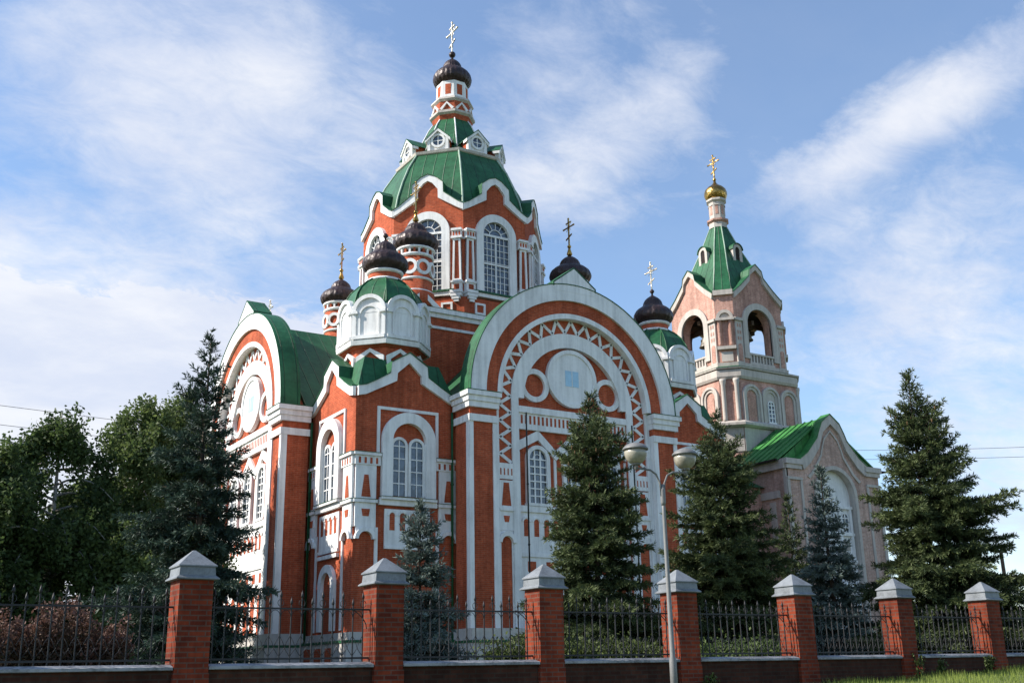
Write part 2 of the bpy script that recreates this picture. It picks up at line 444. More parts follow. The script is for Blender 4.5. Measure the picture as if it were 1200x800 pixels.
# ------------------------------------------------------------------ ground
WALL_V = -31.9
def ground_z(u, v):
    base = max(-1.0, min(-.12, -.37+.032*(u+8)))
    if v > WALL_V-.1: return 0.0
    t = min(1.0, (WALL_V-v)/15.0)
    t = t*t*(3-2*t)
    return base+(-1.6-base)*t
gm = MB('ground')
us = sorted(set([-1500, -600, -250, -120, -80, -60]+[-50+2*i for i in range(0, 46)]+[50, 60, 80, 120, 250, 600, 1500]))
vs = sorted(set([-1500, -500, -200, -100, -70, -60, -55]+[-52+1.0*i for i in range(0, 20)]+[WALL_V-.1001, WALL_V-.0999, -31, -25, -15, 0, 20, 50, 100, 250, 600, 1500]))
for v in vs:
    for u in us: gm.v.append((u, v, ground_z(u, v)))
nu = len(us)
for j in range(len(vs)-1):
    for i in range(nu-1): gm.face((j*nu+i, j*nu+i+1, (j+1)*nu+i+1, (j+1)*nu+i), None, True)
g = obj('ground', gm); g['kind'] = 'structure'

# ------------------------------------------------------------------ church
church = thing('church', 'large red brick and white church with a green octagonal tent roof and dark onion domes', 'church', (0, 0, 0))
Z0 = 11.35           # springing of the great portal arches
def portal(deg):
    fr = frame(0, 0, deg, 11.43)
    H = 5.5
    w = MB('brick_red')
    w.band(fr, arc(0, Z0, 4.10, 180, 0, 48), arc(0, Z0, 5.36, 180, 0, 48), -.72, 0)
    w.ext(fr, [(-1.05, 16.3), (1.05, 16.3), (1.05, 16.8), (0, 17.6), (-1.05, 16.8)], -.6, -.02)
    for sx in (-1, 1):
        a, b = sorted((sx*4.2, sx*H)); w.bar(fr, a, b, 0, 11.27, -1.22, 0)
    # the recessed planes of the portal
    w.band(fr, door_line(0, 0, Z0, 2.9, 48), door_line(0, 0, Z0, 4.3, 48), -1.0, -.34)
    w.ext(fr, door_poly(0, 0, Z0, 2.95, 48), -1.0, -.52)
    wo = obj('portal_wall', w, church)
    # white mouldings of the gable
    m = MB('white')
    m.band(fr, arc(0, Z0, 4.74, 180, 0, 48), arc(0, Z0, 5.50, 180, 0, 48), -.3, .12)
    m.ext(fr, [(-1.12, 16.5), (1.12, 16.5), (1.12, 16.85), (0, 17.68), (-1.12, 16.85)], -.3, .126)
    m.band(fr, arc(0, Z0, 3.91, 180, 0, 48), arc(0, Z0, 4.14, 180, 0, 48), -.5, .03)
    m.band(fr, arc(0, Z0, 2.62, 180, 0, 48), arc(0, Z0, 3.28, 180, 0, 48), -.55, -.28)
    obj('gable_moulding', m, wo)
    # zigzag band, arch and legs
    z = MB('white')
    pts = []
    nz = 30
    for i in range(nz+1):
        a = rad(180-180*i/nz); r = 3.88 if i % 2 else 3.32
        pts.append((r*math.cos(a), Z0+r*math.sin(a)))
    legz = [Z0-.36*(i+1) for i in range(8)]
    left = [(-(3.32 if i % 2 else 3.88), zz) for i, zz in enumerate(legz)]
    right = [(-x, zz) for x, zz in left]
    line = left[::-1]+pts+right
    for (x0, z0), (x1, z1) in zip(line[:-1], line[1:]):
        d = math.hypot(x1-x0, z1-z0); px, pz = -(z1-z0)/d*.07, (x1-x0)/d*.07
        z.ext(fr, [(x0+px, z0+pz), (x0-px, z0-pz), (x1-px, z1-pz), (x1+px, z1+pz)], -.36, -.29)
    obj('zigzag_band', z, wo)
    # pilaster dress and side strips
    for sx in (-1, 1):
        t = MB('white', 'brick_red', 'green_roof')
        def S(a, b): return sorted((sx*a, sx*b))
        t.bar(fr, *S(5.36, 5.56), 0, 10.0, -.22, .06)
        t.bar(fr, *S(4.18, 4.42), 0, 10.0, -.3, .06)
        t.bar(fr, *S(4.17, 5.58), 10.0, 10.3, -1.25, .1)
        t.bar(fr, *S(4.15, 5.62), 10.6, 10.85, -1.26, .14)
        t.bar(fr, *S(4.12, 5.68), 10.85, 11.08, -1.26, .2)
        t.bar(fr, *S(4.09, 5.76), 11.08, 11.28, -1.27, .28)
        t.bar(fr, *S(4.08, 5.77), 11.282, 11.31, -1.28, .3, 'green_roof')
        # white jambs round the zigzag legs
        t.bar(fr, *S(3.96, 4.17), 0, Z0, -.5, -.22)
        t.bar(fr, *S(2.92, 3.28), 0, Z0, -.55, -.27)
        c = sx*3.62
        t.bar(fr, c-.33, c+.33, 7.75, 8.42, -.36, -.24)
        t.bar(fr, c-.33, c+.33, 6.46, 7.70, -.36, -.26)
        t.bar(fr, c-.36, c+.36, 6.42, 6.54, -.36, -.2)
        t.bar(fr, c-.33, c+.33, 5.62, 6.42, -.36, -.265)
        t.ext(fr, [(c-.23, 6.64), (c+.23, 6.64), (c+.13, 7.6), (c-.13, 7.6)], -.27, -.252, 'brick_red')
        t.ext(fr, [(c-.10, 5.96), (c+.10, 5.96), (c+.15, 6.22), (c-.15, 6.22)], -.27, -.255, 'brick_red')
        t.band(fr, arc(c, 5.12, .27, 180, 0, 14), arc(c, 5.12, .45, 180, 0, 14), -.36, -.18)
        t.ext(fr, [(c-.33, 5.65), (c-.33, 1.5), (c-.26, 1.5)]+arc(c, 5.12, .26, 180, 0, 14)+[(c+.26, 1.5), (c+.33, 1.5), (c+.33, 5.65)][0:3], -.36, -.3)
        for k in range(4):
            x = c-.27+.18*k
            t.bar(fr, x-.03, x+.03, 7.92, 8.2, -.25, -.236, 'brick_red')
        obj('pilaster_trim', t, wo)
    # entablature, chevrons and friezes of the recessed field
    e = MB('white', 'brick_red', 'dark_in')
    e.bar(fr, -2.92, 2.92, 10.0, 10.72, -.53, -.36)
    e.bar(fr, -2.95, 2.95, 10.72, 11.0, -.53, -.28)
    for k in range(26):
        x = -2.72+5.44*k/25
        e.bar(fr, x-.05, x+.05, 10.25, 10.62, -.37, -.352, 'brick_red')
    ch = [(-2.9, 9.47), (-1.87, 10.02), (-.95, 9.2), (0, 10.02), (.95, 9.2), (1.87, 10.02), (2.9, 9.47)]
    e.band(fr, [(x, zz-.42) for x, zz in ch], ch, -.53, -.40)
    for x in (-2.85, -.98, .98, 2.85):
        e.bar(fr, x-.06, x+.06, 6.75, 9.0, -.53, -.45)
    e.bar(fr, -2.92, 2.92, 6.46, 6.72, -.53, -.36)
    e.bar(fr, -2.9, 2.9, 4.75, 6.462, -.53, -.44)
    for k in range(11):
        x = -2.55+.51*k
        e.ext(fr, door_poly(x, 5.45, 6.05, .12, 8), -.45, -.432, 'brick_red')
        e.band(fr, arc(x, 6.05, .15, 180, 0, 8), arc(x, 6.05, .23, 180, 0, 8), -.45, -.40)
    e.bar(fr, -2.92, 2.92, 4.6, 4.78, -.53, -.40)
    e.bar(fr, -2.9, 2.9, 1.2, 4.6, -.53, -.46)
    for k in range(6):
        x = -2.3+.92*k
        e.bar(fr, x-.2, x+.2, 4.0, 4.42, -.47, -.452, 'brick_red')
        e.ext(fr, door_poly(x, 1.7, 3.3, .26, 10), -.47, -.452, 'brick_red')
    obj('frieze', e, wo)
    # medallions of the tympanum
    for cx, cz, r in ((0, 12.55, 1.32), (-1.98, 12.03, .75), (1.98, 12.03, .75)):
        d = MB('white', 'brick_red', 'blue_panel')
        if r > 1:
            d.ext(fr, arc(cx, cz, r, 0, 360, 40)[:-1], -.53, -.36)
            d.band(fr, arc(cx, cz, r-.16, 0, 360, 40)[:-1], arc(cx, cz, r+.02, 0, 360, 40)[:-1], -.5, -.31, closed=True)
            d.bar(fr, cx-.36, cx+.36, cz-.36, cz+.36, -.37, -.345, 'blue_panel')
            d.bar(fr, cx-.02, cx+.02, cz-.36, cz+.36, -.35, -.335)
        else:
            d.band(fr, arc(cx, cz, r-.23, 0, 360, 32)[:-1], arc(cx, cz, r, 0, 360, 32)[:-1], -.53, -.38, closed=True)
        obj('medallion', d, wo)
    for cx in (-1.9, 0, 1.9):
        window(church, fr, cx, 6.85, 8.75, .44, -.52, .17, .14, 3, 6)
    pl = MB('plinth', 'green_roof')
    pl.bar(fr, -H-.1, H+.1, 0, 1.15, -1.3, .35)
    pl.ext(frame(0, 0, deg+90, 0), [], 0, 0) if False else None
    pl.bar(fr, -H-.12, H+.12, 1.15, 1.25, -1.3, .4, 'green_roof')
    pl.bar(fr, -H-.095, H+.095, 1.25, 1.7, -1.285, .21)
    obj('plinth', pl, church)
    # roof of the arm: a barrel with a metal lip over the gable
    r = MB('green_roof')
    r.band(fr, [(-5.3, 11.05), (0, 16.45), (5.3, 11.05)], [(-5.38, 11.12), (0, 16.6), (5.38, 11.12)], -6.2, -1.2)
    r.band(fr, arc(0, Z0, 5.502, 180, 0, 48), arc(0, Z0, 5.54, 180, 0, 48), -.76, .15)
    r.band(fr, arc(0, Z0, 5.2, 180, 0, 48), arc(0, Z0, 5.5, 180, 0, 48), -.75, -.31)
    for sx in (-1, 1):
        r.ext(fr, [(sx*1.13, 16.7), (sx*1.19, 16.7), (sx*1.19, 16.88), (0, 17.75), (0, 17.69), (sx*1.13, 16.86)][::sx], -.77, .14)
    r.ext(fr, [(-1.12, 16.5), (1.12, 16.5), (1.12, 16.85), (0, 17.68), (-1.12, 16.85)], -.74, -.302)
    obj('arm_roof', r, church)
    a = MB('brick_red')
    a.bar(fr, -5.0, 5.0, 0, Z0, -6.4, -1.1)
    a.ext(fr, [(-5.0, 11.34), (5.0, 11.34), (0, 16.4)], -6.0, -1.0)
    obj('arm_wall', a, church)
portal(0); portal(-90)
# the two far arms close the cross plan
fb = MB('brick_red', 'green_roof')
for deg in (180, 90):
    fr = frame(0, 0, deg, 11.43)
    fb.bar(fr, -5.4, 5.4, 0, Z0, -6.4, 0)
    fb.ext(fr, arc(0, Z0, 5.3, 180, 0, 30)[::-1], -6.2, 0)
    fb.band(fr, arc(0, Z0, 5.3, 180, 0, 30), arc(0, Z0, 5.42, 180, 0, 30), -6.2, .1, 'green_roof')
obj('far_arm', fb, church)

# corner bays
BP = [(-2.3, 11.28), (-1.95, 11.36), (-1.5, 11.60), (-.88, 11.98), (-.84, 12.44), (0, 12.95), (.84, 12.44), (.88, 11.98), (1.5, 11.60), (1.95, 11.36), (2.3, 11.28)]
BC = 9.96
def bay_face(fr, cx, wo, door):
    m = MB('white')
    g = sh(BP, cx)
    low_ = [(x, z-.40) if abs(x-cx) > 1.2 else (cx+(x-cx)*.66, z-(.30 if 12.2 > z else .42)) for x, z in g]
    m.band(fr, low_, g, -.15, .14)
    m.bar(fr, cx-1.40, cx+1.40, 10.42, 10.54, -.1, .07)
    for s_ in (-1, 1):
        m.bar(fr, *sorted((cx+s_*1.40, cx+s_*1.28)), 8.55, 10.415, -.1, .07)
    obj('gable_moulding', m, wo)
    f = MB('white', 'brick_red', 'green_roof')
    for s_ in (-1, 1):
        def S(a, b): return sorted((cx+s_*a, cx+s_*b))
        f.bar(fr, *S(1.25, 2.36), 8.06, 8.44, -.1, .12)
        f.bar(fr, *S(1.25, 2.42), 8.44, 8.56, -.1, .2)
        for k in range(4):
            x = cx+s_*(1.42+.25*k); f.bar(fr, x-.045, x+.045, 8.12, 8.36, .1, .135, 'brick_red')
        f.bar(fr, *S(1.42, 2.32), 6.68, 8.06, -.1, .09)
        f.bar(fr, *S(1.38, 2.40), 6.55, 6.68, -.1, .17)
        f.bar(fr, *S(1.42, 2.32), 5.60, 6.55, -.1, .085)
        f.bar(fr, *S(1.37, 2.42), 6.682, 6.70, -.1, .19, 'green_roof'); f.bar(fr, *S(1.24, 2.44), 8.562, 8.58, -.1, .22, 'green_roof')
        c = cx+s_*1.86
        f.ext(fr, [(c-.2, 6.78), (c+.2, 6.78), (c+.09, 7.66), (c-.09, 7.66)], .08, .105, 'brick_red')
        f.ext(fr, [(c-.13, 6.02), (c+.13, 6.02), (c+.18, 6.3), (c-.18, 6.3)], .08, .105, 'brick_red')
        for q in (-.32, .32): f.bar(fr, c+q-.03, c+q+.03, 5.98, 6.3, .08, .11)
        f.ext(fr, [(c-.4, 5.63), (c-.4, 5.12), (c-.3, 5.12)]+arc(c, 5.12, .3, 180, 0, 12)+[(c+.4, 5.12), (c+.4, 5.63)], -.1, .08)
        f.band(fr, arc(c, 5.12, .3, 180, 0, 14), arc(c, 5.12, .46, 180, 0, 14), -.1, .17)
        f.bar(fr, *S(1.30, 1.44), 1.7, 5.6, -.1, .05)
    f.bar(fr, cx-1.02, cx+1.02, 4.9, 6.36, -.1, .06)
    f.bar(fr, cx-1.30, cx+1.30, 6.5, 6.72, -.1, .16)
    for k in range(4):
        x = cx-.69+.46*k
        f.ext(fr, door_poly(x, 5.52, 6.1, .11, 8), .05, .074, 'brick_red')
        f.band(fr, arc(x, 6.1, .13, 180, 0, 8), arc(x, 6.1, .21, 180, 0, 8), .05, .1)
    f.bar(fr, cx-1.02, cx+1.02, 4.78, 4.9, -.1, .1)
    if door:
        f.band(fr, door_line(cx, 1.7, 3.5, .5), door_line(cx, 1.7, 3.5, .82), -.1, .14)
        f.bar(fr, cx-1.0, cx+1.0, 4.55, 4.7, -.1, .13)
        for k in (-.6, 0, .6): f.bar(fr, cx+k-.13, cx+k+.13, 1.0, 1.0, .0, .0) if False else None
    obj('frieze', f, wo)
    # twin light inside a broad round architrave
    a = MB('white', 'brick_red', 'green_roof')
    a.band(fr, door_line(cx, 6.84, 9.15, .76, 24), door_line(cx, 6.84, 9.15, 1.21, 24), -.12, .23)
    a.ext(fr, arc(cx, 9.15, .77, 180, 0, 24)[::-1], -.1, -.02, 'brick_red')
    for s_ in (-1, 1):
        c = cx+s_*.40
        a.band(fr, door_line(c, 6.9, 8.95, .27), door_line(c, 6.9, 8.95, .385), -.1, .07)
        t = .022
        a.bar(fr, c-t, c+t, 6.9, 9.2, .022, .045)
        for k in range(1, 5):
            zz = 6.9+2.05*k/4; a.bar(fr, c-.27, c+.27, zz-t, zz+t, .022, .048)
    a.bar(fr, cx-1.25, cx+1.25, 6.72, 6.82, -.1, .28); a.bar(fr, cx-1.27, cx+1.27, 6.822, 6.838, -.1, .30, 'green_roof')
    w = obj('window', a, church)
    p = MB('glass')
    for s_ in (-1, 1): p.ext(fr, door_poly(cx+s_*.40, 6.91, 8.95, .28), -.005, .014)
    obj('pane', p, w)
def bay(ox, oy):
    cu, cv = ox*7.62, oy*7.62
    wo = None
    w = MB('brick_red')
    e = 2.34
    w.box(cu-e+.004, cu+e-.004, cv-e+.004, cv+e-.004, 0, 10.6)
    faces = []
    frS = frame(0, 0, 0, BC); frW = frame(0, 0, -90, BC)
    if oy < 0:
        w.ext(frS, [(ox*7.62-2.34, 10.0), (ox*7.62+2.34, 10.0)]+[(x, z-.03) for x, z in sh(BP, ox*7.62)][::-1], -.5, -.0); faces.append((frS, ox*7.62, False))
    if ox < 0:
        w.ext(frW, [(-oy*7.62-2.34, 10.0), (-oy*7.62+2.34, 10.0)]+[(x, z-.03) for x, z in sh(BP, -oy*7.62)][::-1], -.5, -.0); faces.append((frW, -oy*7.62, True))
    wo = obj('corner_bay', w, church)
    for fr, cx, d in faces: bay_face(fr, cx, wo, d)
    # cross-gabled roof
    r = MB('green_roof')
    k = 2.30
    ring = [(cu+k*a, cv+k*b, 11.06) for a, b in ((-1, -1), (1, -1), (1, 1), (-1, 1))]
    top = [(cu+1.75*a, cv+1.75*b, 12.75) for a, b in ((-1, -1), (1, -1), (1, 1), (-1, 1))]
    r.loft([ring, top])
    prof = [(x, z-.10) for x, z in BP if abs(x) < 2]
    if oy < 0: r.ext(frS, [(cu-1.95, 11.0), (cu+1.95, 11.0)]+sh(prof, cu)[::-1], -2.2, -.14); r.band(frS, sh(BP, cu), [(x, z+.05) for x, z in sh(BP, cu)], -.5, .18)
    if ox < 0: r.ext(frW, [(-cv-1.95, 11.0), (-cv+1.95, 11.0)]+sh(prof, -cv)[::-1], -2.2, -.14); r.band(frW, sh(BP, -cv), [(x, z+.05) for x, z in sh(BP, -cv)], -.5, .18)
    obj('bay_roof', r, church)
    pl = MB('plinth', 'green_roof', 'brick_red')
    pl.box(cu-e-.3, cu+e+.1, cv-e-.3, cv+e+.1, 0, 1.2)
    pl.box(cu-e-.34, cu+e+.1, cv-e-.34, cv+e+.1, 1.2, 1.3, 'green_roof')
    pl.box(cu-e-.12, cu+e+.1, cv-e-.12, cv+e+.1, 1.3, 1.6)
    for q in (-1.3, -.2, .9): pl.box(cu-e-.32, cu-e-.2, cv+q, cv+q+.7, .1, 1.05, 'brick_red')
    obj('plinth', pl, church)
for ox, oy in ((-1, -1), (1, -1), (-1, 1), (1, 1)): bay(ox, oy)

# octagonal turrets over the bays
def turret(c, with_cross):
    b = MB('brick_red', 'white')
    AP = 1.84; R = AP/math.cos(PI/8)
    b.loft([octa(c, R*.86, 12.0), octa(c, R*.86, 13.3), octa(c, R*.98, 13.42)], 'brick_red')
    b.loft([octa(c, R*1.03, 13.42), octa(c, R*1.05, 13.62), octa(c, R, 13.66), octa(c, R, 15.2)], 'white')
    for k in range(8):
        fr = frame(c[0], c[1], 45*k, AP)
        hw = AP*math.tan(PI/8)
        # small pediments at the foot
        fr2 = frame(c[0], c[1], 45*k, AP*.86)
        pz = [(-.62, 12.5), (-.62, 12.95), (0, 13.3), (.62, 12.95), (.62, 12.5)]
        b.band(fr2, [(x*.72, z-.16 if z > 12.6 else z) for x, z in pz], pz, -.1, .12, 'white')
        # kokoshnik arch over each side
        b.ext(fr, [(-hw, 14.85)]+[(hw, 14.85)]+arc(0, 14.9, hw*.98, 0, 180, 16), -.5, .01, 'white')
        b.band(fr, arc(0, 14.9, hw*.78, 180, 0, 16), arc(0, 14.9, hw*1.0, 180, 0, 16), -.3, .10, 'white')
        b.bar(fr, -hw*.98, -hw*.76, 13.68, 14.9, -.1, .07, 'white'); b.bar(fr, hw*.76, hw*.98, 13.68, 14.9, -.1, .07, 'white')
        b.band(fr, door_line(0, 13.86, 14.72, hw*.52, 12), door_line(0, 13.86, 14.72, hw*.62, 12), -.1, .055, 'white'); b.bar(fr, -hw*.95, hw*.95, 13.665, 13.82, -.1, .115, 'white')
        b.bar(fr, -hw*1.0, -hw*.66, 14.80, 14.92, -.1, .14, 'white'); b.bar(fr, hw*.66, hw*1.0, 14.80, 14.92, -.1, .16, 'white')
    t = obj('turret', b, church)
    d = MB('green_roof')
    d.loft([octa(c, r, z) for r, z in ((1.94, 14.9), (1.89, 15.35), (1.74, 15.82), (1.5, 16.22), (1.15, 16.57), (.78, 16.82))])
    prof = ((1.95, 14.93), (1.90, 15.37), (1.75, 15.84), (1.51, 16.24), (1.16, 16.59), (.79, 16.84))
    for k in range(8):
        a = rad(22.5+45*k); d.tube([(c[0]+r*math.cos(a), c[1]+r*math.sin(a), z) for r, z in prof], .03, 5)
    obj('turret_dome', d, t)
    n = MB('brick_red', 'white')
    n.lathe(c, [(.73, 16.7), (.73, 17.26)], 28, 'brick_red')
    n.lathe(c, [(.80, 16.78), (.82, 16.84), (.78, 16.9)], 28, 'white'); n.lathe(c, [(.76, 17.14), (.84, 17.22), (.84, 17.27), (.74, 17.3)], 28, 'white')
    obj('neck', n, t)
    o = MB('onion_dark'); onion(o, c, 17.28, 1.62, 1.05); o.lathe(c, [(.05, 18.88), (.05, 19.0), (.12, 19.08), (.12, 19.16), (.04, 19.24)], 10)
    obj('onion_dome', o, t)
    if with_cross:
        x = MB('silver_gold'); cross(x, c, 19.2, 1.55, 'silver_gold', .04); obj('cross', x, t)
    return t
turret((-7.75, -7.75), False)
t1 = turret((7.75, -7.75), True)
copy_tree(t1, church, (0, 15.5, 0)); copy_tree(t1, church, (-15.5, 15.5, 0))

# central block
cb = MB('brick_red', 'white')
E_ = 5.36
cb.box(-E_, E_, -E_, E_, 9, 16.62)
co = obj('central_block', cb, church)
cc = MB('white', 'green_roof', 'brick_red')
cc.box(-E_-.06, E_+.06, -E_-.06, E_+.06, 15.95, 16.08); cc.box(-E_-.10, E_+.10, -E_-.10, E_+.10, 16.5, 16.72); cc.box(-E_-.22, E_+.22, -E_-.22, E_+.22, 16.72, 16.95)
cc.loft([[(a*(E_+.24), b*(E_+.24), 16.95) for a, b in ((-1, -1), (1, -1), (1, 1), (-1, 1))], [(a*4.4, b*4.4, 17.45) for a, b in ((-1, -1), (1, -1), (1, 1), (-1, 1))]], 'green_roof')
for deg in (0, -90, 90, 180):
    fr = frame(0, 0, deg, E_+.2)
    for s_ in (-1, 1):
        x = s_*4.68
        g = [(x-.95, 16.96), (x, 17.72), (x+.95, 16.96)]
        cc.ext(fr, [(x-.8, 16.96), (x+.8, 16.96), (x, 17.6)], -.6, -.08, 'brick_red')
        cc.band(fr, [(x-.55, 16.96), (x, 17.42), (x+.55, 16.96)], g, -.7, .04, 'white')
        cc.ext(fr, [(x-.85, 16.96), (x+.85, 16.96), (x, 17.66)], -1.2, -.72, 'green_roof')
obj('cornice', cc, co)

# downpipes
for x, y, zt_ in ((-5.62, -10.12, 10.6), (-10.12, -5.62, 10.6), (2.84, -11.62, 10.6), (-2.84, -11.62, 10.6), (5.62, -10.12, 10.6)):
    d = MB('green_roof' if abs(x) > 3 else 'iron'); d.tube([(x, y, .5), (x, y, zt_-.4), (x, y, zt_)], .055 if abs(x) > 3 else .035, 8)
    for zz in (2.5, 5.0, 7.5): d.tube([(x, y, zz), (x, y, zz+.06)], .075 if abs(x) > 3 else .05, 8)
    obj('downpipe', d, church)
# four cupolas on its corners
def cupola(c):
    b = MB('brick_red', 'white')
    b.lathe(c, [(.95, 17.0), (.95, 17.7), (.84, 17.78), (.84, 19.75)], 32, 'brick_red')
    for z in (17.66, 18.3): b.lathe(c, [(.86, z), (.92, z+.05), (.92, z+.1), (.86, z+.14)], 32, 'white')
    b.lathe(c, [(.86, 19.52), (.93, 19.58), (.93, 19.66), (.86, 19.7)], 32, 'white')
    b.lathe(c, [(.86, 19.88), (.98, 19.95), (.98, 20.02), (.8, 20.05)], 32, 'white')
    for k in range(24):
        a = 2*PI*k/24; fr = frame(c[0], c[1], math.degrees(a), .84); b.bar(fr, -.05, .05, 19.68, 19.92, -.05, .07, 'white' if k % 2 else 'brick_red')
    for k in range(8):
        fr = frame(c[0], c[1], 45*k, .80); b.band(fr, arc(0, 18.95, .24, 0, 360, 18)[:-1], arc(0, 18.95, .40, 0, 360, 18)[:-1], -.1, .10, 'white', closed=True)
    d = obj('cupola_drum', b, church)
    o = MB('onion_dark'); onion(o, c, 20.0, 1.62, 1.15)
    obj('onion_dome', o, d)
    x = MB('gold'); x.lathe(c, [(.09, 21.6), (.16, 21.7), (.07, 22.0), (.05, 22.2)], 12); x.sphere((c[0], c[1], 22.15), .11); cross(x, c, 22.2, 1.6, 'gold', .045)
    obj('cross', x, d)
    return d
c0 = cupola((-4.68, -4.68))
for dx, dy in ((9.36, 0), (0, 9.36), (9.36, 9.36)): copy_tree(c0, church, (dx, dy, 0))

# great octagonal drum
AP = 4.57; RR = AP/math.cos(PI/8); HWd = AP*math.tan(PI/8)
dr = MB('brick_red')
dr.loft([octa((0, 0), RR+.28, 16.9), octa((0, 0), RR+.28, 18.1), octa((0, 0), RR, 18.12), octa((0, 0), RR, 22.9)])
DP = [(-1.93, 23.28), (-1.6, 23.45), (-.86, 24.02), (-.84, 24.60), (-.38, 24.98), (0, 25.12), (.38, 24.98), (.84, 24.60), (.86, 24.02), (1.6, 23.45), (1.93, 23.28)]
for k in range(8):
    fr = frame(0, 0, 45*k, AP)
    dr.ext(fr, [(-HWd, 22.7), (HWd, 22.7)]+[(x*.98, z-.03) for x, z in DP][::-1], -.5, -.002)
dro = obj('drum', dr, church)
gmld = MB('white')
for k in range(8):
    fr = frame(0, 0, 45*k, AP)
    gmld.band(fr, [(x*(1 if abs(x) > 1.2 else .66), z-(.36 if abs(x) > 1.2 else .28 if z < 24.1 else .36)) for x, z in DP], DP, -.2, .15)
obj('gable_moulding', gmld, dro)
ds = MB('green_roof', 'white', 'brick_red')
for k in range(8):
    fr = frame(0, 0, 45*k, AP)
    fs = lambda s, z, n, fr=fr: fr(s, z, n)
    ds.bar(fr, -1.5, 1.5, 18.42, 18.52, -.1, .42, 'green_roof')
    ds.bar(fr, -1.5, 1.5, 18.22, 18.42, -.1, .36, 'white')
    for s_ in (-1.1, 0, 1.1):
        if s_ == 0: continue
        ds.band(fr, [(s_-.2, 17.35), (s_-.2, 17.75), (s_+.2, 17.75), (s_+.2, 17.35), (s_-.2, 17.35)], [(s_-.3, 17.25), (s_-.3, 17.85), (s_+.3, 17.85), (s_+.3, 17.25), (s_-.3, 17.25)], .2, .33, 'white')
obj('string_course', ds, dro)
def drum_pilaster(k, s_):
    fr = frame(0, 0, 45*k, AP)
    p = MB('white', 'brick_red')
    c = s_*1.60
    # tapering white frame round a brick panel, standing on a bracket
    outer = [(c-.24, 19.0), (c-.19, 21.3), (c+.19, 21.3), (c+.24, 19.0)]
    inner = [(c-.14, 19.1), (c-.10, 21.2), (c+.10, 21.2), (c+.14, 19.1)]
    p.band(fr, inner, outer, -.1, .24, 'white', closed=True)
    p.ext(fr, outer, -.1, .15, 'brick_red')
    p.bar(fr, c-.29, c+.29, 21.3, 21.42, -.1, .32); p.bar(fr, c-.25, c+.25, 21.42, 21.72, -.1, .26)
    for q in (-.16, 0, .16): p.bar(fr, c+q-.045, c+q+.045, 21.45, 21.66, .2, .275, 'brick_red')
    p.bar(fr, c-.28, c+.28, 21.72, 21.84, -.1, .34)
    p.bar(fr, c-.30, c+.30, 18.88, 19.0, -.1, .33); p.bar(fr, c-.26, c+.26, 18.45, 18.88, -.1, .27); p.bar(fr, c-.14, c+.14, 18.52, 18.8, .2, .285, 'brick_red')
    p.bar(fr, c-.31, c+.31, 18.3, 18.45, -.1, .46)
    for i, (z, hw, n) in enumerate(((18.12, .29, .44), (17.98, .22, .42), (17.84, .13, .39))): p.bar(fr, c-hw, c+hw, z, z+.16, -.1, n-.004*i)
    obj('pilaster', p, dro)
for k in range(8):
    for s_ in (-1, 1): drum_pilaster(k, s_)
for k in range(8):
    fr = frame(0, 0, 45*k, AP)
    b = MB('white')
    b.band(fr, door_line(0, 18.53, 21.78, .78, 24), door_line(0, 18.53, 21.78, 1.2, 24), -.1, .2)
    b.bar(fr, -.045, .045, 18.53, 21.78, .03, .09); b.bar(fr, -.78, .78, 21.72, 21.84, .03, .10); b.bar(fr, -.78, .78, 20.15, 20.24, .03, .095)
    for x in (-.78*.66, -.78*.33, .78*.33, .78*.66): b.bar(fr, x-.016, x+.016, 18.53, 21.73, .03, .06)
    for j in range(1, 9): b.bar(fr, -.78, .78, 18.53+3.2*j/9-.014, 18.53+3.2*j/9+.014, .03, .064)
    b.band(fr, arc(0, 21.78, .36, 180, 0, 12), arc(0, 21.78, .40, 180, 0, 12), .03, .075)
    for a in (30, 60, 90, 120, 150):
        ca, sa = math.cos(rad(a)), math.sin(rad(a)); t = .018
        b.ext(fr, [(.38*ca+t*sa, 21.78+.38*sa-t*ca), (.76*ca+t*sa, 21.78+.76*sa-t*ca), (.76*ca-t*sa, 21.78+.76*sa+t*ca), (.38*ca-t*sa, 21.78+.38*sa+t*ca)], .03, .07)
    w = obj('window', b, church)
    p = MB('glass'); p.ext(fr, door_poly(0, 18.54, 21.78, .8, 24), .004, .02); obj('pane', p, w)

# tent roof of the drum
TP = ((4.86, 22.95), (4.84, 23.2), (4.62, 24.2), (4.26, 25.2), (3.80, 26.2), (3.30, 27.0), (3.12, 27.28))
tr = MB('green_roof', 'white', 'pale_green')
tr.loft([octa((0, 0), r, z) for r, z in TP])
for k in range(8):
    a = rad(22.5+45*k)
    tr.tube([((r+.02)*math.cos(a), (r+.02)*math.sin(a), z+.01) for r, z in TP], .055, 6, 'pale_green')  # ridge strips in lighter green stand in for sheen
for k in range(8):   # little roofs behind the gables
    fr = frame(0, 0, 45*k, AP)
    tr.ext(fr, [(-1.6, 23.0), (1.6, 23.0)]+[(x*.97, z-.05) for x, z in DP if abs(x) < 1.7][::-1], -1.7, -.205)
    tr.band(fr, DP, [(x, z+.05) for x, z in DP], -.6, .19)
to = obj('tent_roof', tr, church)
lg = MB('stone', 'white', 'green_roof')
lg.loft([octa((0, 0), 3.1, 27.2), octa((0, 0), 3.22, 27.28), octa((0, 0), 3.26, 27.42), octa((0, 0), 3.1, 27.46)], 'stone')
lg.loft([octa((0, 0), 3.0, 27.46), octa((0, 0), 2.35, 27.9), octa((0, 0), 1.85, 28.9), octa((0, 0), 1.35, 30.0), octa((0, 0), 1.12, 30.35)], 'green_roof')
for k in range(8):
    a = rad(22.5+45*k)
    lg.tube([(r*math.cos(a), r*math.sin(a), z) for r, z in ((2.37, 27.92), (1.87, 28.92), (1.37, 30.0), (1.14, 30.35))], .04, 5, 'white')
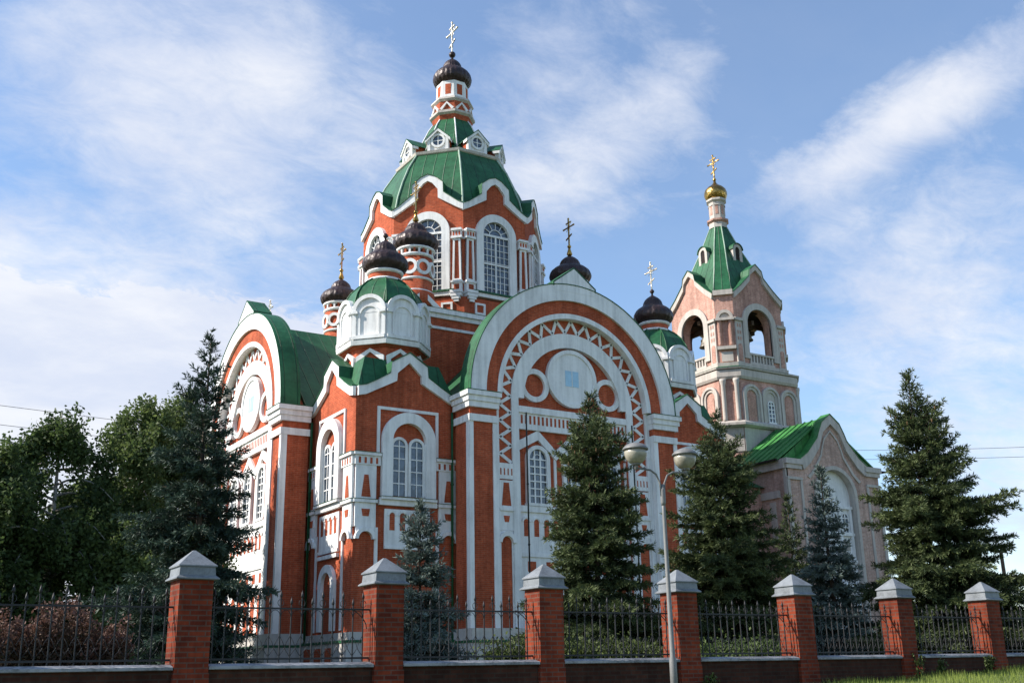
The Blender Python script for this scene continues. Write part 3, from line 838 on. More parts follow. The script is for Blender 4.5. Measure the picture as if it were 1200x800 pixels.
obj('ledge_cone', lg, to)
for k in range(8):
    fr = frame(0, 0, 45*k, 2.86)
    d = MB('white', 'green_roof', 'brick_red')
    body = [(-.55, 27.42), (.55, 27.42), (.55, 28.25), (0, 28.72), (-.55, 28.25)]
    d.ext(fr, body, -1.3, -.05, 'white', 'brick_red')
    d.band(fr, arc(0, 28.05, .30, 0, 360, 24)[:-1], arc(0, 28.05, .42, 0, 360, 24)[:-1], -.06, .03, 'white', closed=True)
    d.bar(fr, -.6, -.44, 27.42, 28.2, -.2, .03); d.bar(fr, .44, .6, 27.42, 28.2, -.2, .03)
    gl = [(-.72, 28.12), (0, 28.78), (.72, 28.12)]
    d.band(fr, [(x, z-.16) for x, z in gl], gl, -.3, .10)
    d.band(fr, gl, [(x, z+.05) for x, z in gl], -1.4, .12, 'green_roof')
    d.bar(fr, -.3, .3, 28.03, 28.07, -.045, -.01); d.bar(fr, -.02, .02, 27.75, 28.35, -.045, -.012)
    do = obj('dormer', d, church)
    p = MB('glass'); p.ext(fr, arc(0, 28.05, .32, 0, 360, 24)[:-1], -.06, -.04); obj('pane', p, do)
la = MB('brick_red', 'white', 'stone')
la.loft([octa((0, 0), 1.12, 30.3), octa((0, 0), 1.2, 30.62), octa((0, 0), 1.12, 31.6)], 'brick_red')
la.loft([octa((0, 0), 1.2, 30.62), octa((0, 0), 1.33, 30.72), octa((0, 0), 1.33, 30.86), octa((0, 0), 1.18, 30.9)], 'stone')
la.loft([octa((0, 0), 1.14, 31.5), octa((0, 0), 1.26, 31.62), octa((0, 0), 1.22, 31.76), octa((0, 0), .98, 31.85)], 'stone')
la.loft([octa((0, 0), .96, 31.8), octa((0, 0), .92, 32.95)], 'white')
for k in range(8):
    fr = frame(0, 0, 45*k, .87)
    la.bar(fr, -.17, .17, 32.05, 32.72, -.05, .012, 'brick_red')
    fr2 = frame(0, 0, 45*k, 1.06); pz = [(-.42, 31.0), (0, 31.42), (.42, 31.0)]
    la.band(fr2, [(x*.7, z-.1) for x, z in pz], pz, -.05, .1, 'white')
lo = obj('lantern', la, church)
o = MB('onion_dark'); onion(o, (0, 0), 32.92, 1.95, 1.15, lobes=24); o.sphere((0, 0, 35.15), .2); o.lathe((0, 0), [(.08, 34.8), (.05, 35.2)], 10)
obj('onion_dome', o, lo)
x = MB('silver_gold'); cross(x, (0, 0), 35.25, 2.1, 'silver_gold', .055); obj('cross', x, lo)

# ------------------------------------------------------------------ bell tower with its porch
TU = 20.35
tower = thing('bell_tower', 'pale pink brick bell tower with a green tent roof and small golden dome', 'bell tower', (TU, 0, 0))
def chsq(h, f, z):     # chamfered square, f = half length of the flat side
    return [(TU+a, b, z) for a, b in ((f, -h), (h, -f), (h, f), (f, h), (-f, h), (-h, f), (-h, -f), (-f, -h))]
bw_ = MB('brick_pink', 'stone', 'dark_in')
HB, FB_ = 2.86, 2.05
TG = [(-2.08, 22.45), (-1.4, 23.0), (-.62, 23.75), (-.52, 24.2), (0, 24.62), (.52, 24.2), (.62, 23.75), (1.4, 23.0), (2.08, 22.45)]
ZS, RA = 20.55, 1.04
for deg in (0, 90, 180, -90):
    fr = frame(TU, 0, deg, HB)
    arcL = arc(0, ZS, RA, 180, 90, 12)
    left = [(-FB_, 17.6), (-RA, 17.6)]+arcL+[(0, 24.55)]+[(x*.98, z-.04) for x, z in TG if x < 0][::-1]
    bw_.ext(fr, left, -.62, 0)
    bw_.ext(fr, [(-x, z) for x, z in left][::-1], -.62, 0)
    # pale dressings
for deg in (45, 135, -45, -135):
    ap = (HB+FB_)/math.sqrt(2); hw = (HB-FB_)/math.sqrt(2)
    fr = frame(TU, 0, deg, ap)
    bw_.bar(fr, -hw, hw, 17.6, 22.5, -.55, 0)
wo = obj('belfry_wall', bw_, tower)
bt = MB('stone', 'brick_pink', 'dark_in')
for deg in (0, 90, 180, -90):
    fr = frame(TU, 0, deg, HB)
    bt.band(fr, door_line(0, 18.25, ZS, RA, 24), door_line(0, 18.25, ZS, RA+.40, 24), -.1, .12)
    bt.band(fr, [(x*.96, z-.36) for x, z in TG], TG, -.3, .16)
    for s_ in (-1, 1):
        def S(a, b): return sorted((s_*a, s_*b))
        bt.bar(fr, *S(1.5, 2.05), 17.9, 20.6, -.1, .08)
        bt.bar(fr, *S(1.46, 2.12), 20.6, 20.78, -.1, .2)
        bt.ext(fr, door_poly(s_*1.78, 18.0, 18.95, .17, 8), .07, .095, 'brick_pink')
        for zz in (19.35, 19.75, 20.2):
            for q in (-.1, .1): bt.bar(fr, s_*1.78+q-.05, s_*1.78+q+.05, zz, zz+.22, .07, .098, 'brick_pink')
    # balustrade across the opening
    bt.bar(fr, -RA, RA, 17.9, 18.05, -.4, .1); bt.bar(fr, -RA, RA, 18.52, 18.64, -.4, .1)
    for k in range(8):
        x = -RA+.13+(2*RA-.26)*k/7; bt.bar(fr, x-.06, x+.06, 18.05, 18.52, -.3, .05)
for deg in (45, 135, -45, -135):
    ap = (HB+FB_)/math.sqrt(2); hw = (HB-FB_)/math.sqrt(2)
    fr = frame(TU, 0, deg, ap)
    bt.bar(fr, -hw-.04, hw+.04, 22.3, 22.62, -.2, .18)
    for s_ in (-1, 1): bt.lathe(fr(s_*.34, 0, .02)[:2], [(.13, 19.0), (.15, 19.1), (.15, 20.55), (.2, 20.65)], 12, 'brick_pink')
    bt.bar(fr, -hw, hw, 18.75, 18.95, -.1, .22); bt.bar(fr, -hw, hw, 20.62, 20.78, -.1, .24)
    bt.band(fr, arc(0, 20.8, .32, 180, 0, 12), arc(0, 20.8, .52, 180, 0, 12), -.1, .16)
    bt.ext(fr, arc(0, 20.8, .3, 0, 180, 12), -.1, .05)
    bt.bar(fr, -.35, .35, 18.0, 18.6, -.1, .08)
obj('belfry_trim', bt, wo)
fl = MB('dark_in', 'wood')
fl.loft([chsq(2.5, 1.9, 17.75), chsq(2.5, 1.9, 17.95)])
obj('bell_floor', fl, tower)
fl = MB('dark_in'); fl.loft([chsq(2.5, 1.9, 21.5), chsq(2.5, 1.9, 21.7)]); obj('belfry_ceiling', fl, tower)
for y in (-1.1, 0, 1.1):
    fl = MB('wood'); fl.box(TU-2.4, TU+2.4, y-.12, y+.12, 21.05, 21.3); obj('bell_beam', fl, tower)
for x in (-1.5, 0):
    fl = MB('wood'); fl.box(TU+x-.1, TU+x+.1, -2.4, 2.4, 20.75, 21.04); obj('bell_beam', fl, tower)
lc = MB('stone', 'green_roof', 'dark_in')
lc.loft([chsq(3.05, 2.15, 17.3), chsq(3.5, 2.45, 17.38), chsq(3.5, 2.45, 17.46)], 'stone')
lc.loft([chsq(3.52, 2.47, 17.46), chsq(3.0, 2.12, 17.68)], 'green_roof')
lc.loft([chsq(3.0, 2.12, 17.66), chsq(3.02, 2.14, 17.9)], 'stone')
lc.loft([chsq(3.34, 2.36, 16.75), chsq(3.42, 2.4, 16.9), chsq(3.42, 2.4, 17.32)], 'stone')
lc.loft([chsq(3.45, 2.45, 13.75), chsq(3.62, 2.55, 13.85), chsq(3.62, 2.55, 14.0), chsq(3.4, 2.4, 14.15)], 'stone')
obj('cornice', lc, tower)
lt = MB('brick_pink', 'stone')
HL, FL_ = 3.25, 2.35
lt.loft([chsq(HL, FL_, 0), chsq(HL, FL_, 16.8)])
lto = obj('lower_tier', lt, tower)
l2 = MB('stone', 'brick_pink')
for deg in (0, 90, 180, -90):
    fr = frame(TU, 0, deg, HL)
    for c in (-1.56, 0, 1.56):
        l2.band(fr, door_line(c, 14.1, 15.72, .58, 16), door_line(c, 14.1, 15.72, .74, 16), -.1, .16)
        l2.band(fr, door_line(c, 14.1, 15.72, .40, 16), door_line(c, 14.1, 15.72, .585, 16), -.1, .08)
        if c: l2.ext(fr, door_poly(c, 14.1, 15.5, .3, 12), -.05, .03, 'brick_pink')
        else: l2.ext(fr, door_poly(c, 14.1, 15.72, .41, 12), -.05, .02)
    l2.bar(fr, -FL_, FL_, 12.3, 13.8, -.05, .05)
for deg in (45, 135, -45, -135):
    fr = frame(TU, 0, deg, (HL+FL_)/math.sqrt(2))
    for s_ in (-.4, .4): l2.lathe(fr(s_, 0, .05)[:2], [(.17, 14.1), (.14, 14.3), (.14, 16.4), (.2, 16.6), (.2, 16.75)], 12, 'stone')
    l2.bar(fr, -.6, .6, 12.3, 13.8, -.05, .05)
obj('arcade', l2, lto)
for deg in (0, -90, 90, 180):
    fr = frame(TU, 0, deg, HL)
    window(tower, fr, 0, 14.25, 15.3, .22, .02, .06, .06, 2, 4, frame_mat='white', fan=False)
# tent
tt = MB('green_roof', 'pale_green')
def tent(zs):
    z, h, f = zs
    return chsq(h, f, z)
TT = ((22.5, 2.80, 2.02), (24.5, 1.92, 1.30), (26.5, 1.13, .66), (28.3, .50, .22))
tt.loft([tent(q) for q in TT])
for i in range(8): tt.tube([Vector(tent(q)[i]) for q in TT], .045, 5, 'pale_green')  # lighter ridge strips, sheen along the edges given as colour
for deg in (0, 90, 180, -90):
    fr = frame(TU, 0, deg, HB)
    tt.ext(fr, [(-1.3, 22.6), (1.3, 22.6)]+[(x*.9, z-.06) for x, z in TG if abs(x) < 1.6][::-1], -1.7, -.31)
    tt.band(fr, TG, [(x, z+.05) for x, z in TG], -.62, .2)
tto = obj('tent_roof', tt, tower)
for deg in (0, 90, 180, -90):
    fr = frame(TU, 0, deg, 1.55)
    d = MB('stone', 'green_roof', 'brick_pink')
    d.ext(fr, door_poly(0, 25.35, 26.15, .36, 12), -1.2, -.02, 'stone', 'brick_pink')
    d.band(fr, door_line(0, 25.35, 26.15, .19, 12), door_line(0, 25.35, 26.15, .40, 12), -.2, .05, 'stone')
    d.band(fr, arc(0, 26.15, .42, 180, 0, 12), arc(0, 26.15, .47, 180, 0, 12), -1.2, .12, 'green_roof')
    do = obj('dormer', d, tower)
    p = MB('dark_in'); p.ext(fr, door_poly(0, 25.36, 26.15, .2, 12), -.03, -.012); obj('louvre', p, do)
ln = MB('stone', 'brick_pink')
ln.loft([octa((TU, 0), .64, 28.15), octa((TU, 0), .62, 28.6)], 'stone')
ln.loft([octa((TU, 0), .62, 28.5), octa((TU, 0), .76, 28.62), octa((TU, 0), .76, 28.74), octa((TU, 0), .58, 28.8)], 'brick_pink')
ln.loft([octa((TU, 0), .56, 28.75), octa((TU, 0), .56, 30.1)], 'stone')
ln.loft([octa((TU, 0), .56, 30.0), octa((TU, 0), .70, 30.12), octa((TU, 0), .70, 30.25)], 'stone')
for k in range(8):
    fr = frame(TU, 0, 45*k, .52); ln.bar(fr, -.1, .1, 29.1, 29.75, -.03, .015, 'brick_pink'); ln.bar(fr, -.15, .15, 29.75, 29.82, -.03, .05)
lno = obj('lantern', ln, tower)
o = MB('gold')
o.lathe((TU, 0), [(.56, 30.24), (.68, 30.36), (.765, 30.6), (.77, 30.8), (.70, 31.02), (.52, 31.22), (.28, 31.38), (.13, 31.55), (.06, 31.75)], 32)
o.sphere((TU, 0, 31.83), .12)
obj('onion_dome', o, lno)
x = MB('gold'); cross(x, (TU, 0), 31.9, 1.75, 'gold', .05); obj('cross', x, lno)
# cross-gabled porch under the tower
PV = 7.6; PH = 3.72
po = MB('brick_pale')
PG = [(-2.75, 11.0), (-2.1, 11.42), (-1.2, 12.35), (-1.05, 12.7), (-.72, 13.3), (0, 13.82), (.72, 13.3), (1.05, 12.7), (1.2, 12.35), (2.1, 11.42), (2.75, 11.0)]
po.box(TU-PH, TU+PH, -PV+.5, PV, 0, 10.9)
frp = frame(TU, 0, 0, PV)
RB = 1.5
lh = [(-PH, 0), (-RB, 0)]+arc(0, 9.15, RB, 180, 90, 12)+[(0, 13.78)]+[(x*.98, z-.03) for x, z in PG if x < 0][::-1]+[(-PH, 10.9)]
po.ext(frp, lh, -.52, 0); po.ext(frp, [(-x, z) for x, z in lh][::-1], -.52, 0)
poo = obj('porch_wall', po, tower)
pt = MB('stone', 'brick_pink', 'white')
pt.band(frp, [(x*.9, z-.55) for x, z in PG], PG, -.3, .16)
pt.band(frp, [(x*.72, z-1.0) for x, z in PG], [(x*.78, z-.9) for x, z in PG], -.1, .07)
for s_ in (-1, 1):
    def S(a, b): return sorted((s_*a, s_*b))
    pt.bar(frp, *S(2.6, PH+.06), 10.45, 10.7, -.3, .12); pt.bar(frp, *S(2.5, PH+.14), 10.7, 11.0, -.3, .2)
    pt.bar(frp, *S(2.6, PH+.03), 9.85, 10.0, -.2, .1)
    pt.bar(frp, *S(PH-.16, PH+.04), 0, 9.85, -.2, .07); pt.bar(frp, *S(2.6, 2.76), 0, 9.85, -.2, .07)
pt.band(frp, door_line(0, 0, 9.15, RB-.02, 24), door_line(0, 0, 9.15, RB+.2, 24), -.3, .1)
frw = frame(TU, 0, -90, PH)
pt.bar(frw, 3.0, PV-.02, 10.45, 10.95, -.1, .18); pt.bar(frw, PV-.2, PV, 0, 10.45, -.1, .08); pt.bar(frw, 4.0, PV-.6, 8.9, 9.3, -.1, .1)
for q in (4.4, 5.4, 6.4): pt.bar(frw, q-.2, q+.2, 6.5, 8.7, -.1, .06)
obj('porch_trim', pt, poo)
pp = MB('white', 'stone', 'brick_pink')
pp.ext(frp, door_poly(0, 0, 9.15, RB, 24), -.5, -.34)
for x in (-1.3, -.42, .42, 1.3): pp.bar(frp, x-.08, x+.08, 0, 8.6, -.36, -.2)
for zz in (8.5, 7.0, 5.5, 4.2, 2.6): pp.bar(frp, -1.46, 1.46, zz, zz+.16, -.36, -.18)
for x in (-.86, .86):
    for zz in (6.2, 4.75): pp.bar(frp, x-.25, x+.25, zz, zz+.5, -.36, -.31, 'stone')
    pp.ext(frp, door_poly(x, 3.0, 3.7, .24, 8), -.36, -.31, 'stone')
obj('portal_infill', pp, poo)
for x in (-.86, 0, .86): window(tower, frp, x, 7.2, 8.0, .24, -.338, .06, .08, 2, 3, fan=False)
pr_ = MB('bright_green_roof', 'dark_in')
slope = [(-PH-.35, 10.98), (0, 13.72), (PH+.35, 10.98)]
fr2 = frame(TU, 0, 0, 0)
pr_.band(fr2, [(x, z-.10) for x, z in slope], slope, -PV, PV-.31)
pr_.band(frp, PG, [(x, z+.06) for x, z in PG], -.5, .2)
pr_.ext(fr2, [(-PH, 10.9), (PH, 10.9), (0, 13.6)], -PV+.1, PV-.5)
for k in range(26):
    n = -PV+.4+(2*PV-1.0)*k/25
    for s_ in (-1, 1): pr_.tube([fr2(0, 13.75, n), fr2(s_*(PH+.35), 11.01, n)], .035, 5)
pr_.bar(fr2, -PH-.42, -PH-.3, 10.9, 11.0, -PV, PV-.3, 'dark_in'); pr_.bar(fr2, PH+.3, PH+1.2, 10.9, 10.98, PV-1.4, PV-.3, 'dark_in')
obj('porch_roof', pr_, tower)
na = thing('nave', 'low pink brick nave with green pitched roof between church and bell tower', 'church nave', (11, 0, 0))
nv = MB('brick_pink', 'stone'); nv.box(11.45, TU-PH-.02, -5.6, 5.6, 0, 9.6); nv.box(11.45, TU-PH-.02, -5.75, 5.75, 9.2, 9.6, 'stone') if False else None
obj('nave_wall', nv, na)
nr = MB('green_roof'); frn = frame(0, 0, 90, 0)
nr.ext(frn, [(-5.9, 9.6), (5.9, 9.6), (0, 12.4)], 11.45, TU-HL-.05); obj('nave_roof', nr, na)

# bells hang in the belfry
def bell(x, y, z, r):
    b = MB('bronze', 'wood')
    b.lathe((x, y), [(r*.98, z), (r, z+.03), (r*.82, z+r*.35), (r*.62, z+r*.9), (r*.55, z+r*1.3), (r*.42, z+r*1.5), (r*.15, z+r*1.6)], 20, 'bronze')
    b.tube([(x, y, z+r*1.55), (x, y, 21.06)], .05, 6, 'wood')
    return b
for (x, y, z, r, lb) in ((TU-.30, -2.0, 19.75, .44, 'bronze bell nearest the shaded front opening of the pink belfry'), (TU-2.0, -.15, 19.55, .46, 'bronze bell in the sunlit side opening of the pink belfry'), (TU-.55, -.9, 18.95, .66, 'largest bronze bell, deep in the middle of the pink belfry')):
    tag(obj('bell', bell(x, y, z, r)), lb, 'bell', 'bells hanging in the belfry')

# ------------------------------------------------------------------ fence
FU0, FSP = -22.24, 3.307
fence = thing('fence', 'brick fence with grey capped pillars and black wrought iron panels before the church', 'fence', (FU0, WALL_V, 0))
def cz(u): return .20+.0045*(u-FU0)/3.307
NP0, NP1 = -5, 13
def pillar_mesh(u):
    z = cz(u); w = .262
    b = MB('brick_fence')
    b.box(u-w, u+w, WALL_V-w, WALL_V+w, -1.2, z+1.27)
    b.box(u-w-.012, u+w+.012, WALL_V-w-.012, WALL_V+w+.012, -1.2, z-.12)
    return b, z, w
b, z, w = pillar_mesh(FU0)
pil = obj('pillar', b, fence)
c = MB('cap_metal')
zt = z+1.27
def sq(h, zz): return [(FU0-h, WALL_V-h, zz), (FU0+h, WALL_V-h, zz), (FU0+h, WALL_V+h, zz), (FU0-h, WALL_V+h, zz)]
c.loft([sq(.30, zt), sq(.335, zt+.012), sq(.335, zt+.03), sq(.285, zt+.07), sq(.275, zt+.2), sq(.30, zt+.205), sq(.30, zt+.225), sq(.02, zt+.475)])
obj('cap', c, pil)
for i in range(NP0, NP1+1):
    if i == 0: continue
    pc = copy_tree(pil, fence, (FSP*i, 0, cz(FU0+FSP*i)-z)); rp = random.Random(i); pc.rotation_euler = (rad(rp.uniform(-.35, .35)), rad(rp.uniform(-.5, .5)), rad(rp.uniform(-1.2, 1.2)))
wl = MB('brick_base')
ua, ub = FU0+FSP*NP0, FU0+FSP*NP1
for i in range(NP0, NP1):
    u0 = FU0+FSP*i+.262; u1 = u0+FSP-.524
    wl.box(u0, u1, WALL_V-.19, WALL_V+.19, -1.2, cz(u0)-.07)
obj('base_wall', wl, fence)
z = cz(FU0)
u0, u1 = FU0+.276, FU0+FSP-.276
cp = MB('coping'); cp.loft([[(a, bb, zz) for a, bb in ((u0, WALL_V-h), (u1, WALL_V-h), (u1, WALL_V+h), (u0, WALL_V+h))] for h, zz in ((.25, z-.069), (.26, z-.06), (.26, z-.02), (.10, z+.02))])
cpo = obj('coping', cp, fence)
ip = MB('iron')
frf = frame(0, WALL_V, 0)
zr = z+.86
ip.bar(frf, u0-.02, u1+.02, z+.07, z+.10, -.015, .015); ip.bar(frf, u0-.02, u1+.02, zr, zr+.028, -.014, .014)
nb = 15
for k in range(nb):
    x = u0+.10+(u1-u0-.20)*k/(nb-1)
    tall = k % 2 == 0
    zt = zr+(.20 if tall else .09)
    ip.bar(frf, x-.009, x+.009, z+.0, zt, -.009, .009)
    y = WALL_V
    ip.lathe((x, y), [(.009, zt-.02), (.026, zt+.015), (.018, zt+.05), (.003, zt+.11)], 6)
    if tall:     # little hooks under the spear
        for s_ in (-1, 1):
            ip.tube([(x+s_*(.008+.045*math.sin(q)), y, zr+.05+.055*(1-math.cos(q))) for q in (0, .6, 1.2, 1.8, 2.4, 3.0)], .006, 4)
    if k < nb-1:
        dx = (u1-u0-.20)/(nb-1); xc = x+dx/2
        # scrolls under the top rail, crossing loops near the foot
        ip.tube([(xc+dx*.46*math.cos(q), y, zr-.11+.10*math.sin(q)) for q in [PI*j/8 for j in range(9)]], .006, 4)
        ip.tube([(xc+s*.5*dx, y, z+.12+.11*t_) for s, t_ in ((-1, 0), (-.3, .8), (0, 1.2), (.3, 2.0), (1, 3.0))], .006, 4)
        ip.tube([(xc-s*.5*dx, y+.012, z+.12+.11*t_) for s, t_ in ((-1, 0), (-.3, .8), (0, 1.2), (.3, 2.0), (1, 3.0))], .006, 4)
for s_ in (-1, 1):   # big rising scroll beside each pillar
    xe = u0 if s_ < 0 else u1
    ip.tube([(xe-s_*(.02+.30*(1-math.cos(q))/2), WALL_V+.02, zr-.30+.34*math.sin(q*.5)) for q in [PI*j/8 for j in range(9)]], .009, 5)
ipo = obj('railing_panel', ip, fence)
for i in range(NP0, NP1):
    if i == 0: continue
    d = (FSP*i, 0, cz(FU0+FSP*i)-z)
    copy_tree(cpo, fence, d); copy_tree(ipo, fence, d).rotation_euler = (rad(random.Random(i).uniform(-1.2, 1.2)), 0, 0)

# ------------------------------------------------------------------ street lamp
lx, ly, _ = spot(790, 800, 18.0)
lb0 = ground_z(lx, ly)
lamp = thing('street_lamp', 'grey twin-globe street lamp with slim tapered post in front of the fence', 'street lamp', (lx, ly, lb0))
p = MB('pole_paint'); zt = 2.95
p.lathe((lx, ly), [(.062, lb0-.1), (.058, lb0+.9), (.042, lb0+.95), (.031, zt-.5), (.028, zt)], 14); p.lathe((lx, ly), [(.036, zt-.35), (.044, zt-.3), (.044, zt-.1), (.034, zt-.05)], 14)
obj('post', p, lamp)
ad = Vector((.80, -.28, 0)); ad = Vector((1, 0, 0))
for s_ in (-1, 1):
    a = MB('pole_paint')
    pts = [Vector((lx, ly, zt-.2))+ad*s_*.03, Vector((lx, ly, zt+.02))+ad*s_*.05, Vector((lx, ly, zt+.16))+ad*s_*.12, Vector((lx, ly, zt+.22))+ad*s_*.24, Vector((lx, ly, zt+.235))+ad*s_*.54]
    a.tube(pts, .017, 7)
    a.tube([Vector((lx, ly, zt+.20))+ad*s_*.53, Vector((lx, ly, zt+.33))+ad*s_*.53], .03, 8)
    obj('arm', a, lamp)
    gx, gy, _z = Vector((lx, ly, 0))+ad*s_*.53
    gl = MB('lamp_globe'); gl.lathe((gx, gy), [(.055, zt+.30), (.11, zt+.32), (.165, zt+.385), (.188, zt+.465), (.184, zt+.535)], 24)
    go = obj('globe', gl, lamp)
    h = MB('pole_paint'); h.lathe((gx, gy), [(.212, zt+.53), (.215, zt+.55), (.195, zt+.575), (.155, zt+.615), (.075, zt+.645), (.01, zt+.655)], 24); obj('cover', h, go)
    h = MB('pole_paint'); h.lathe((gx, gy), [(.07, zt+.28), (.075, zt+.31)], 12); obj('socket', h, go)

# ------------------------------------------------------------------ trees
def rodr(d, ax, a):
    return d*math.cos(a)+np.cross(ax, d)*math.sin(a)+ax*(ax@d)*(1-math.cos(a))
def needles(P, Dv, rng, ln, wd, k, up=.25):
    """short pointed sprays along the twigs: P points, Dv directions"""
    P = np.repeat(P, k, 0); Dv = np.repeat(Dv, k, 0); n = len(P)
    r = rng.normal(size=(n, 3)); r -= (r*Dv).sum(1, keepdims=True)*Dv; r /= np.linalg.norm(r, axis=1, keepdims=True)+1e-9
    d = Dv*rng.uniform(.5, 1.0, (n, 1))+r*rng.uniform(.35, .9, (n, 1)); d[:, 2] += up*.4
    d /= np.linalg.norm(d, axis=1, keepdims=True)
    sd_ = np.cross(d, rng.normal(size=(n, 3))); sd_ /= np.linalg.norm(sd_, axis=1, keepdims=True)+1e-9
    L_ = ln*rng.uniform(.6, 1.25, (n, 1)); w_ = wd*rng.uniform(.7, 1.3, (n, 1))
    a = P-sd_*w_*.5; b = P+sd_*w_*.5; m1 = P+d*L_*.55+sd_*w_*.55; m2 = P+d*L_*.55-sd_*w_*.55; t = P+d*L_
    V = np.empty((n*4, 3)); V[0::4] = P-d*.02; V[1::4] = m1; V[2::4] = t; V[3::4] = m2
    return V
def spruce(name, label, px, base_py, top_py, dist, rbase, mat, seed, lean=0, power=.8, sparse=1.0, spacing=.30, asym=None, group=None, droop=.25, tipbias=.25, cones=0):
    rng = np.random.default_rng(seed)
    u, v, _ = spot(px, 780, dist); ztop = spot(px, top_py, dist)[2]
    t = thing(name, label, 'spruce', (u, v, 0), group)
    h = ztop
    tr = MB('bark')
    tr.tube([(u, v, -.1), (u+.02, v, h*.3), (u-.02, v+.02, h*.6), (u, v, h*.97)], max(.06, h*.016), 8, None, .012)
    PP = []; DD = []; TT_ = []
    z = .25
    while z < h-.12:
        f = z/h
        R = rbase*((1-f)**power)*(1.0 if f > .12 else .8+f*1.6)*min(1, .30+3.4*(1-f))+.07
        nbr = max(4, int(round((9 if f < .6 else 7 if f < .85 else 5)*sparse)))
        a0 = rng.uniform(0, 2*PI); wl_ = rng.uniform(.84, 1.14)
        for k in range(nbr):
            az = a0+2*PI*k/nbr+rng.normal(0, .22)
            Lb = R*wl_*rng.uniform(.72, 1.12)
            if rng.random() < .09: Lb *= rng.uniform(1.1, 1.3)
            if asym: Lb *= 1+asym[1]*math.cos(az-asym[0])
            el = (-.10+.95*f**1.7)+rng.normal(0, .09)
            zb = z+rng.uniform(-.28, .28)*spacing
            n = max(3, int(Lb/.10))
            s = np.linspace(0, 1, n+1)
            hd = np.array([math.cos(az), math.sin(az), 0])
            pr = Lb*s
            zz = zb+Lb*(math.tan(el)*s-droop*(1-f)*s*s*1.5+droop*(1-f)*1.0*s**3)
            pts = np.stack([u+hd[0]*pr, v+hd[1]*pr, zz], 1)
            pts[:, :2] += rng.normal(0, .012, (n+1, 2))*s[:, None]
            if Lb > .35: tr.tube([tuple(pts[i]) for i in range(0, n+1, max(1, n//3))], max(.008, .016*Lb), 4, None, .004)
            dirs = np.gradient(pts, axis=0); dirs /= np.linalg.norm(dirs, axis=1, keepdims=True)
            br_t = rng.uniform(-.12, .12)
            for i in range(1, n+1):
                si = s[i]
                if si < .18 and f < .8: continue
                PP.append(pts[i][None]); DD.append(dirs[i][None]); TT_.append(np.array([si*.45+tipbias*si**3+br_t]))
                tl = min(.40*Lb*(1-si*.75), .75)*rng.uniform(.7, 1.2)
                if tl < .08: continue
                for sgn in (-1, 1):
                    td = rodr(dirs[i], np.array([0, 0, 1.]), sgn*rng.uniform(.75, 1.15)); td = td+np.array([0, 0, rng.normal(-.12, .18)]); td /= np.linalg.norm(td)
                    m = max(1, int(tl/.07)); q = (np.arange(m)+1)/m
                    pp = pts[i]+td*(q*tl)[:, None]; pp[:, 2] -= .16*tl*q*q
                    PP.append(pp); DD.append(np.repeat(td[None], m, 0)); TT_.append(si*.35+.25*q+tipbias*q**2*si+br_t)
        z += spacing*(1-.45*f)*rng.uniform(.85, 1.15)
    # leader
    q = np.linspace(h*.90, h, 8); PP.append(np.stack([np.full(8, u), np.full(8, v), q], 1)); DD.append(np.repeat(np.array([[0, 0, 1.]]), 8, 0)); TT_.append(np.full(8, .5))
    P = np.concatenate(PP); Dn = np.concatenate(DD); T = np.concatenate(TT_)
    cap = int(9500*rbase*h/2.2)
    if len(P) > cap:
        idx = rng.choice(len(P), cap, replace=False); P, Dn, T = P[idx], Dn[idx], T[idx]
    k = 8
    V = needles(P, Dn, rng, .145, .024, k)
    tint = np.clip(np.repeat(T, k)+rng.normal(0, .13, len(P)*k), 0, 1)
    Fc = np.arange(len(V)).reshape(-1, 4)
    obj('trunk', tr, t)
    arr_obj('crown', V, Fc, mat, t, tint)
    if cones:
        sel = P[(P[:, 2] > h*(1-cones)) & (rng.random(len(P)) < .06)][:260]
        c = MB('cone')
        for q in sel: c.lathe((q[0], q[1]), [(.006, q[2]-.13), (.02, q[2]-.10), (.024, q[2]-.05), (.008, q[2])], 6)
        co_ = obj('cones', c, t); co_['kind'] = 'stuff'
    return t
spruce('spruce_tree', 'tall dark blue-green spruce at the left, towering behind the leftmost fence pillar', 222, 780, 388, 26, 1.95, 'spruce_dark', 3, power=.85, spacing=.46, droop=.42, asym=(PI, .10), sparse=1.15)
spruce('spruce_tree', 'small blue spruce in front of the church corner, between second and third pillar', 492, 780, 588, 27, 1.12, 'spruce_blue', 5, power=.75, spacing=.30, sparse=1.2)
spruce('spruce_tree', 'broad olive green spruce in front of the great shaded church portal', 704, 780, 464, 30, 2.1, 'spruce_green', 7, cones=.36, power=.68, spacing=.37, sparse=1.4, droop=.30)
spruce('spruce_tree', 'broad green spruce just right of the street lamp, before the bell tower', 860, 780, 486, 33, 2.3, 'spruce_green', 11, power=.72, spacing=.39, sparse=1.4, droop=.30)
spruce('spruce_tree', 'slim young green spruce squeezed between two larger ones below the porch roof', 941, 780, 580, 37, 1.0, 'spruce_green', 13, power=.8, spacing=.36)
spruce('spruce_tree', 'silvery blue spruce in front of the porch arch', 985, 780, 546, 34, 1.35, 'spruce_blue', 17, power=.85, spacing=.36, droop=.3, sparse=1.2)
spruce('spruce_tree', 'tallest spruce at the right, standing free against the sky', 1108, 780, 432, 34, 2.72, 'spruce_green', 19, cones=.22, power=.80, spacing=.41, asym=(-HEAD, .16), droop=.38, sparse=1.5)

